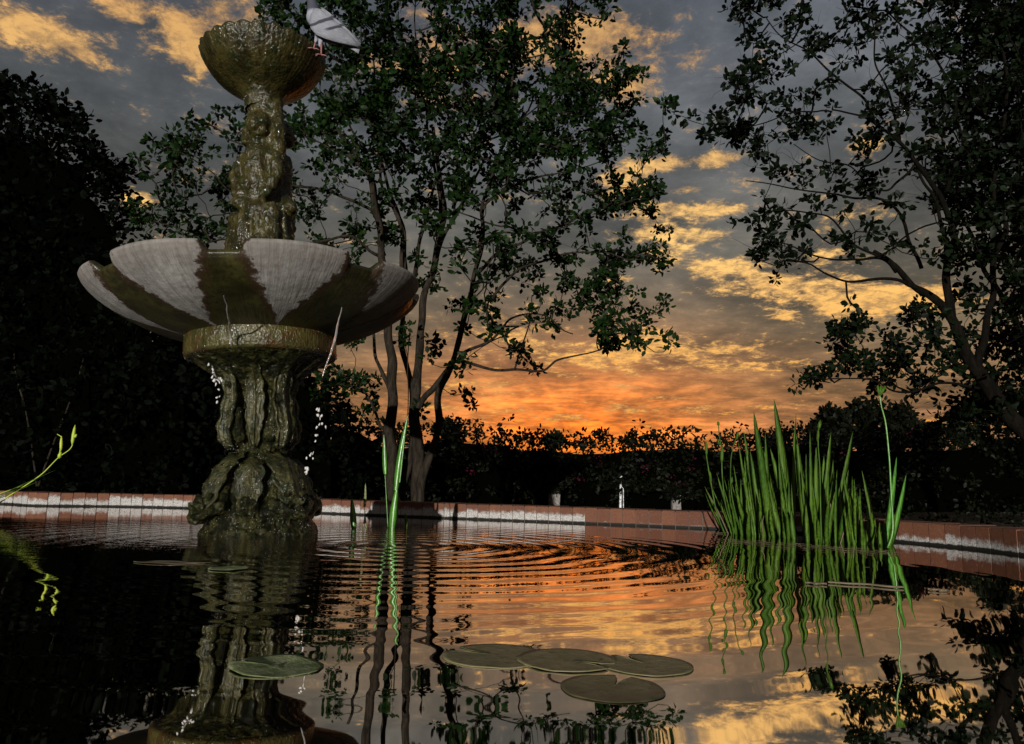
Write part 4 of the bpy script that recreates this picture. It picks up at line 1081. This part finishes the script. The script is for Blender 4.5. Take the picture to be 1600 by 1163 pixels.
p1 = empty('iris_plant', wat(*z7(390, 935)), 'loose left-hand iris plant with thin flower stems and arching blades', 'iris', 'irises growing in the pond')
iris(p1, [(290, 578, 420, 930, 20, -.05), (222, 655, 365, 935, 14, -.04), (224, 690, 350, 940, 14, -.08), (385, 515, 470, 690, 22, -.12), (400, 650, 450, 940, 24, .0), (340, 765, 420, 930, 14, .03), (310, 740, 385, 940, 12, -.03), (255, 640, 400, 930, 14, -.06), (330, 600, 430, 940, 12, -.02), (300, 800, 372, 940, 14, -.05), (440, 560, 470, 945, 18, 0)]+fan(370, 450, 16, 940, 945, 120, 330, -.2, (10, 20)))
stem(p1, [z7(340, 935), z7(290, 800), z7(255, 620), z7(232, 480), z7(230, 420)], 3.45, .0035, M_iris, pod=[(*z7(233, 480), *z7(229, 395), .007), (*z7(256, 640), *z7(253, 570), .006)])
stem(p1, [z7(400, 935), z7(345, 780), z7(322, 600), z7(318, 450), z7(305, 370), z7(299, 290)], 3.5, .0032, M_iris, pod=[(*z7(318, 520), *z7(322, 420), .009), (*z7(300, 310), *z7(297, 285), .007), (*z7(306, 420), *z7(294, 385), .005)])
stem(p1, [z7(420, 900), z7(375, 700), z7(370, 520), z7(385, 430), z7(410, 350)], 3.5, .003, M_iris, pod=[(*z7(403, 390), *z7(412, 340), .006), (*z7(374, 640), *z7(378, 600), .006)])
p2 = empty('iris_plant', wat(*z7(610, 960)), 'tall iris plant left of centre in the clump with the highest pointed blade', 'iris', 'irises growing in the pond')
iris(p2, [(615, 158, 715, 965, 52, .02), (500, 228, 605, 965, 44, .0), (498, 250, 700, 700, 20, .02), (445, 342, 545, 955, 38, .0), (566, 345, 600, 965, 34, .0), (412, 400, 500, 955, 20, 0), (595, 440, 720, 965, 40, .02), (480, 450, 560, 960, 34, 0), (740, 240, 725, 966, 30, -.02), (540, 480, 660, 965, 30, .0), (505, 520, 590, 960, 28, 0), (460, 560, 480, 950, 22, -.02), (640, 430, 680, 965, 24, 0), (395, 640, 475, 950, 26, -.03)]+fan(440, 740, 34, 950, 968, 150, 520, -.08))
p3 = empty('iris_plant', wat(*z7(850, 985)), 'wide-bladed iris plant right of centre in the clump with a blade bent to the right', 'iris', 'irises growing in the pond')
iris(p3, [(742, 362, 805, 985, 34, 0), (820, 338, 838, 986, 26, 0), (940, 345, 890, 988, 46, .0), (1065, 340, 935, 985, 46, .02), (952, 506, 925, 985, 26, 0), (855, 430, 850, 986, 34, 0), (798, 470, 830, 985, 36, 0), (735, 500, 808, 985, 28, 0), (900, 480, 880, 985, 36, 0), (995, 640, 1000, 990, 24, .0), (935, 600, 940, 985, 30, 0), (770, 560, 830, 985, 30, 0)]+fan(780, 1010, 32, 980, 992, 150, 480, .03))
stem(p3, [z7(885, 980), z7(880, 800), z7(876, 560), z7(866, 420), z7(870, 300)], 3.2, .0032, M_iris, pod=[(*z7(868, 330), *z7(880, 278), .008), (*z7(862, 400), *z7(868, 330), .006)])
deadleaves(p2, [([(560, 960), (548, 880), (558, 820)], .003)])
deadleaves(p1, [([(360, 935), (300, 800), (240, 690)], .004)])
deadleaves(p3, [([(930, 980), (935, 860), (940, 780), (930, 740)], .006), ([(990, 990), (1040, 860), (1150, 850), (1190, 860)], .004)])
p4 = empty('iris_plant', wat(*z7(1090, 1005)), 'short narrow-leaved iris plant between the wide clump and the bright right-hand one', 'iris', 'irises growing in the pond')
iris(p4, [(1010, 590, 1075, 1008, 26, .0), (1070, 612, 1085, 1008, 22, 0), (1060, 600, 1065, 1006, 16, 0), (1104, 665, 1110, 1008, 20, 0), (1145, 770, 1150, 1008, 18, 0), (1025, 750, 1040, 1000, 18, 0), (1090, 700, 1130, 1005, 16, 0)]+fan(1020, 1150, 14, 1000, 1010, 120, 330, -.03, (12, 22)))
p5 = empty('iris_plant', wat(*z7(1250, 1012)), 'bright right-hand iris plant with one tall flower stalk topped by an open pod', 'iris', 'irises growing in the pond')
iris(p5, [(1115, 565, 1205, 1010, 26, .02), (1240, 850, 1240, 1012, 24, 0), (1170, 800, 1185, 1010, 22, 0)]+fan(1180, 1290, 6, 1008, 1014, 90, 220, .05, (14, 24)))
iris(p5, [(1312, 488, 1248, 1012, 26, .0), (1366, 590, 1272, 1014, 30, .03)], M_irisb)
stem(p5, [z7(1262, 1005), z7(1290, 900), z7(1282, 720), z7(1270, 500), z7(1250, 300), z7(1225, 200), z7(1215, 130)], 3.25, .0042, M_irisb)
bs = Vector(p5.location); V = []; Fc = []
for (x, y, ww) in ((1203, 82, .006), (1222, 86, .006), (1246, 88, .009)):
    tube(V, Fc, [at(*z7(1216, 140), 3.25)-bs, at(*z7(.5*(x+1214), 112), 3.25)-bs, at(*z7(x, y), 3.25)-bs], [.004, ww, ww*.8], 7)
obj('seed_pod', V, Fc, M_iris, p5)
# centre water plants
def z6(x, y): return (480+x/4.153, 600+y/4.153)
def wplant(label, bl, mt, bpx, name='iris_plant'):
    b_ = wat(*bpx); r_ = empty(name, b_, label, 'iris', 'small irises near the fountain')
    for (tx, ty, bx, by, w, bend) in bl:
        w0 = wat(*z6(bx, by)); w0.y = b_.y; w0.z = at(*z6(bx, by), b_.y).z if by < 900 else -.01; 
        blade(r_, at(*z6(bx, by), b_.y), at(*z6(tx, ty), b_.y), w*b_.y/FPX/4.153, bend, mt)
    return r_
c_ = wplant('tall two-leaved iris in the water in front of the tree trunks', [(655, 200, 575, 690, 44, -.03), (585, 660, 552, 935, 56, -.02), (498, 330, 508, 585, 36, 0), (645, 220, 600, 640, 14, .0)], M_irisb, z6(560, 935))
stem(c_, [z6(524, 930), z6(515, 760), z6(504, 570)], c_.location.y, .0028, M_irisb, 'leaf_stalk')
wplant('short pointed green iris shoot just right of the fountain foot', [(290, 740, 303, 945, 42, 0)], M_irisb, z6(303, 940))
w_ = wplant('pale grey-green curled iris shoot between two green ones', [(378, 645, 372, 800, 20, .04), (372, 800, 362, 935, 10, .1), (380, 860, 385, 935, 10, -.1)], M_iris, z6(372, 935))
for ch in w_.children: ch.data.materials[0] = M_padm
wplant('tiny dark shoot right of the tall two-leaved iris', [(640, 840, 645, 925, 22, 0)], M_iris, z6(645, 925))
# left arching stem
def z5(x, y): return (x/3.634, 640+y/3.634)
ls_ = empty('arching_flower_stem', at(-60, 800, 4.3), 'yellow-green forked flower stem leaning in from the left edge', 'plant'); b_ = Vector(ls_.location)
stem(ls_, [(-90, 812), z5(-40, 545), z5(60, 485), z5(140, 435), z5(240, 365), z5(330, 275), z5(400, 222), z5(418, 165), z5(427, 90)], 4.3, .0036, M_yel, 'stem', [(*z5(410, 200), *z5(427, 88), .011), (*z5(424, 160), *z5(436, 140), .008)])
stem(ls_, [z5(338, 270), z5(345, 200), z5(350, 160), z5(325, 140)], 4.3, .0034, M_yel, 'side_stem', [(*z5(335, 278), *z5(347, 240), .012), (*z5(346, 235), *z5(350, 150), .009)])
blade(ls_, at(-80, 812, 4.28), at(*z5(320, 342), 4.25), .012, -.03, M_iris); blade(ls_, at(-90, 815, 4.25), at(*z5(230, 402), 4.25), .014, .04, M_iris)
blade(ls_, at(-90, 805, 4.3), at(*z5(135, 430), 4.3), .02, -.03, M_yel); blade(ls_, at(-95, 830, 4.3), at(*z5(110, 445), 4.2), .02, -.08, M_iris)

V = []; Fc = []
for _ in range(330):
    x = random.uniform(1120, 1400); y = 838+(x-1120)*.075+abs(random.gauss(0, 4))+2; c = wat(x, y, .003)
    a = random.uniform(0, 6.28); L_ = random.choice((.004, .007, .012, .03))*random.uniform(.5, 1.3); w_2 = random.uniform(.0012, .003); d = Vector((math.cos(a), math.sin(a)*.6, 0)); s_2 = Vector((-d.y, d.x, 0)); o0 = len(V)
    V += [c-d*L_, c+s_2*w_2+Vector((0, 0, .002)), c+d*L_, c-s_2*w_2]; Fc.append((o0, o0+1, o0+2, o0+3))
tag(obj('floating_litter', V, Fc, M_dry), 'scattered plant litter floating at the foot of the irises', 'plant litter', kind='stuff')

# ------------------------------------------------------------ lily pads and floating leaves
def pad(px, py, rx, label, rot, mt=M_pad, lift=0.0, squash=1.0, th=.0005, name='lily_pad', group='lily pads near the camera', cat='lily pad', elong=1.0):
    c = wat(px, py); e = wat(px+rx, py); r = (e-c).length; V = []; n_ = 72; K = 10; s0 = random.random()*40
    V.append(Vector((0, 0, .0008+lift*.4)))
    for k in range(1, K+1):
        for i in range(n_):
            a = 2*math.pi*i/n_; t = k/K; nn = abs(((a+math.pi) % (2*math.pi))-math.pi)
            rr = r*t*(1-.85*math.exp(-(nn/.09)**2)*(t > .1)*t**.2)*(1+.05*mnoise.noise(Vector((math.cos(a)*1.7, math.sin(a)*1.7, s0))))
            zq = .0005+lift*max(0, mnoise.noise(Vector((rr*math.cos(a)*14, rr*math.sin(a)*14, s0)))+.35)+.0007*t**6*(1+mnoise.noise(Vector((math.cos(a)*3, math.sin(a)*3, s0+5))))+.0002*math.cos(7*a)*t
            V.append(Vector((rr*math.cos(a)*elong, rr*math.sin(a)*squash, zq)))
    m0 = len(V); V += [v-Vector((0, 0, th)) for v in V[:]]
    Fc = []
    for i in range(n_):
        j = (i+1) % n_; Fc.append((0, 1+i, 1+j)); Fc.append((m0, m0+1+j, m0+1+i))
    for k in range(K-1):
        for i in range(n_):
            j = (i+1) % n_; a = 1+k*n_; Fc.append((a+i, a+n_+i, a+n_+j, a+j)); Fc.append((m0+a+i, m0+a+j, m0+a+n_+j, m0+a+n_+i))
    a = 1+(K-1)*n_
    for i in range(n_):
        j = (i+1) % n_; Fc.append((a+i, m0+a+i, m0+a+j, a+j))
    o = obj(name, V, Fc, mt); o.location = c; o.rotation_euler = (0, 0, rot); tag(o, label, cat, group); return o
pad(775, 1025, 82, 'largest flat olive lily pad, leftmost of the overlapping four', 2.6)
o = pad(885, 1033, 76, 'olive lily pad second from left in the overlapping row', -.5); o.location.z += .0012
o = pad(1010, 1040, 70, 'brownish lily pad at the right end of the overlapping row', 2.0); o.location.z += .0006
pad(957, 1076, 79, 'lily pad lying nearest the viewer below the overlapping row', 1.2)
pad(432, 1043, 74, 'pale mossy crumpled pad floating alone under the fountain reflection', 2.9, M_padm, .006, .9)
pad(358, 889, 32, 'small pale mossy pad floating beside the fountain foot', 1, M_padm, .004)
pad(268, 880, 62, 'thin pinkish patch of floating leaf left of the small mossy pad', 0, M_dry, .003, .3, name='floating_leaf', group='bits floating on the pond', cat='floating leaf')
def floater(pa, pb, w, label):
    a, c = wat(*pa), wat(*pb); r_ = empty('floating_reed', a, label, 'floating leaf', 'bits floating on the pond')
    V = []; Fc = []; n_ = 12; d = c-a; s = Vector((-d.y, d.x, 0)).normalized()
    for i in range(n_+1):
        t = i/n_; q1 = d*t+s*.02*mnoise.noise(Vector((t*3, pa[0], 0)))+Vector((0, 0, .004)); ww = w*(.4+.6*math.sin(math.pi*min(.95, t+.05)))
        V += [q1-s*ww, q1+Vector((0, 0, .003)), q1+s*ww, q1-Vector((0, 0, .003))]
    for i in range(n_):
        for k in range(4): Fc.append((i*4+k, i*4+(k+1) % 4, i*4+(k+1) % 4+4, i*4+k+4))
    obj('blade', V, Fc, M_dry, r_)
floater((1258, 913), (1292, 915), .008, 'short pale reed scrap floating before the irises')
floater((1294, 912), (1412, 920), .009, 'long pale reed blade floating in front of the irises')
floater((1450, 923), (1484, 926), .005, 'small dark twig floating right of the long reed blade')
floater((1195, 829.5), (1112, 835), .02, 'pale scum streak floating by the left foot of the irises')
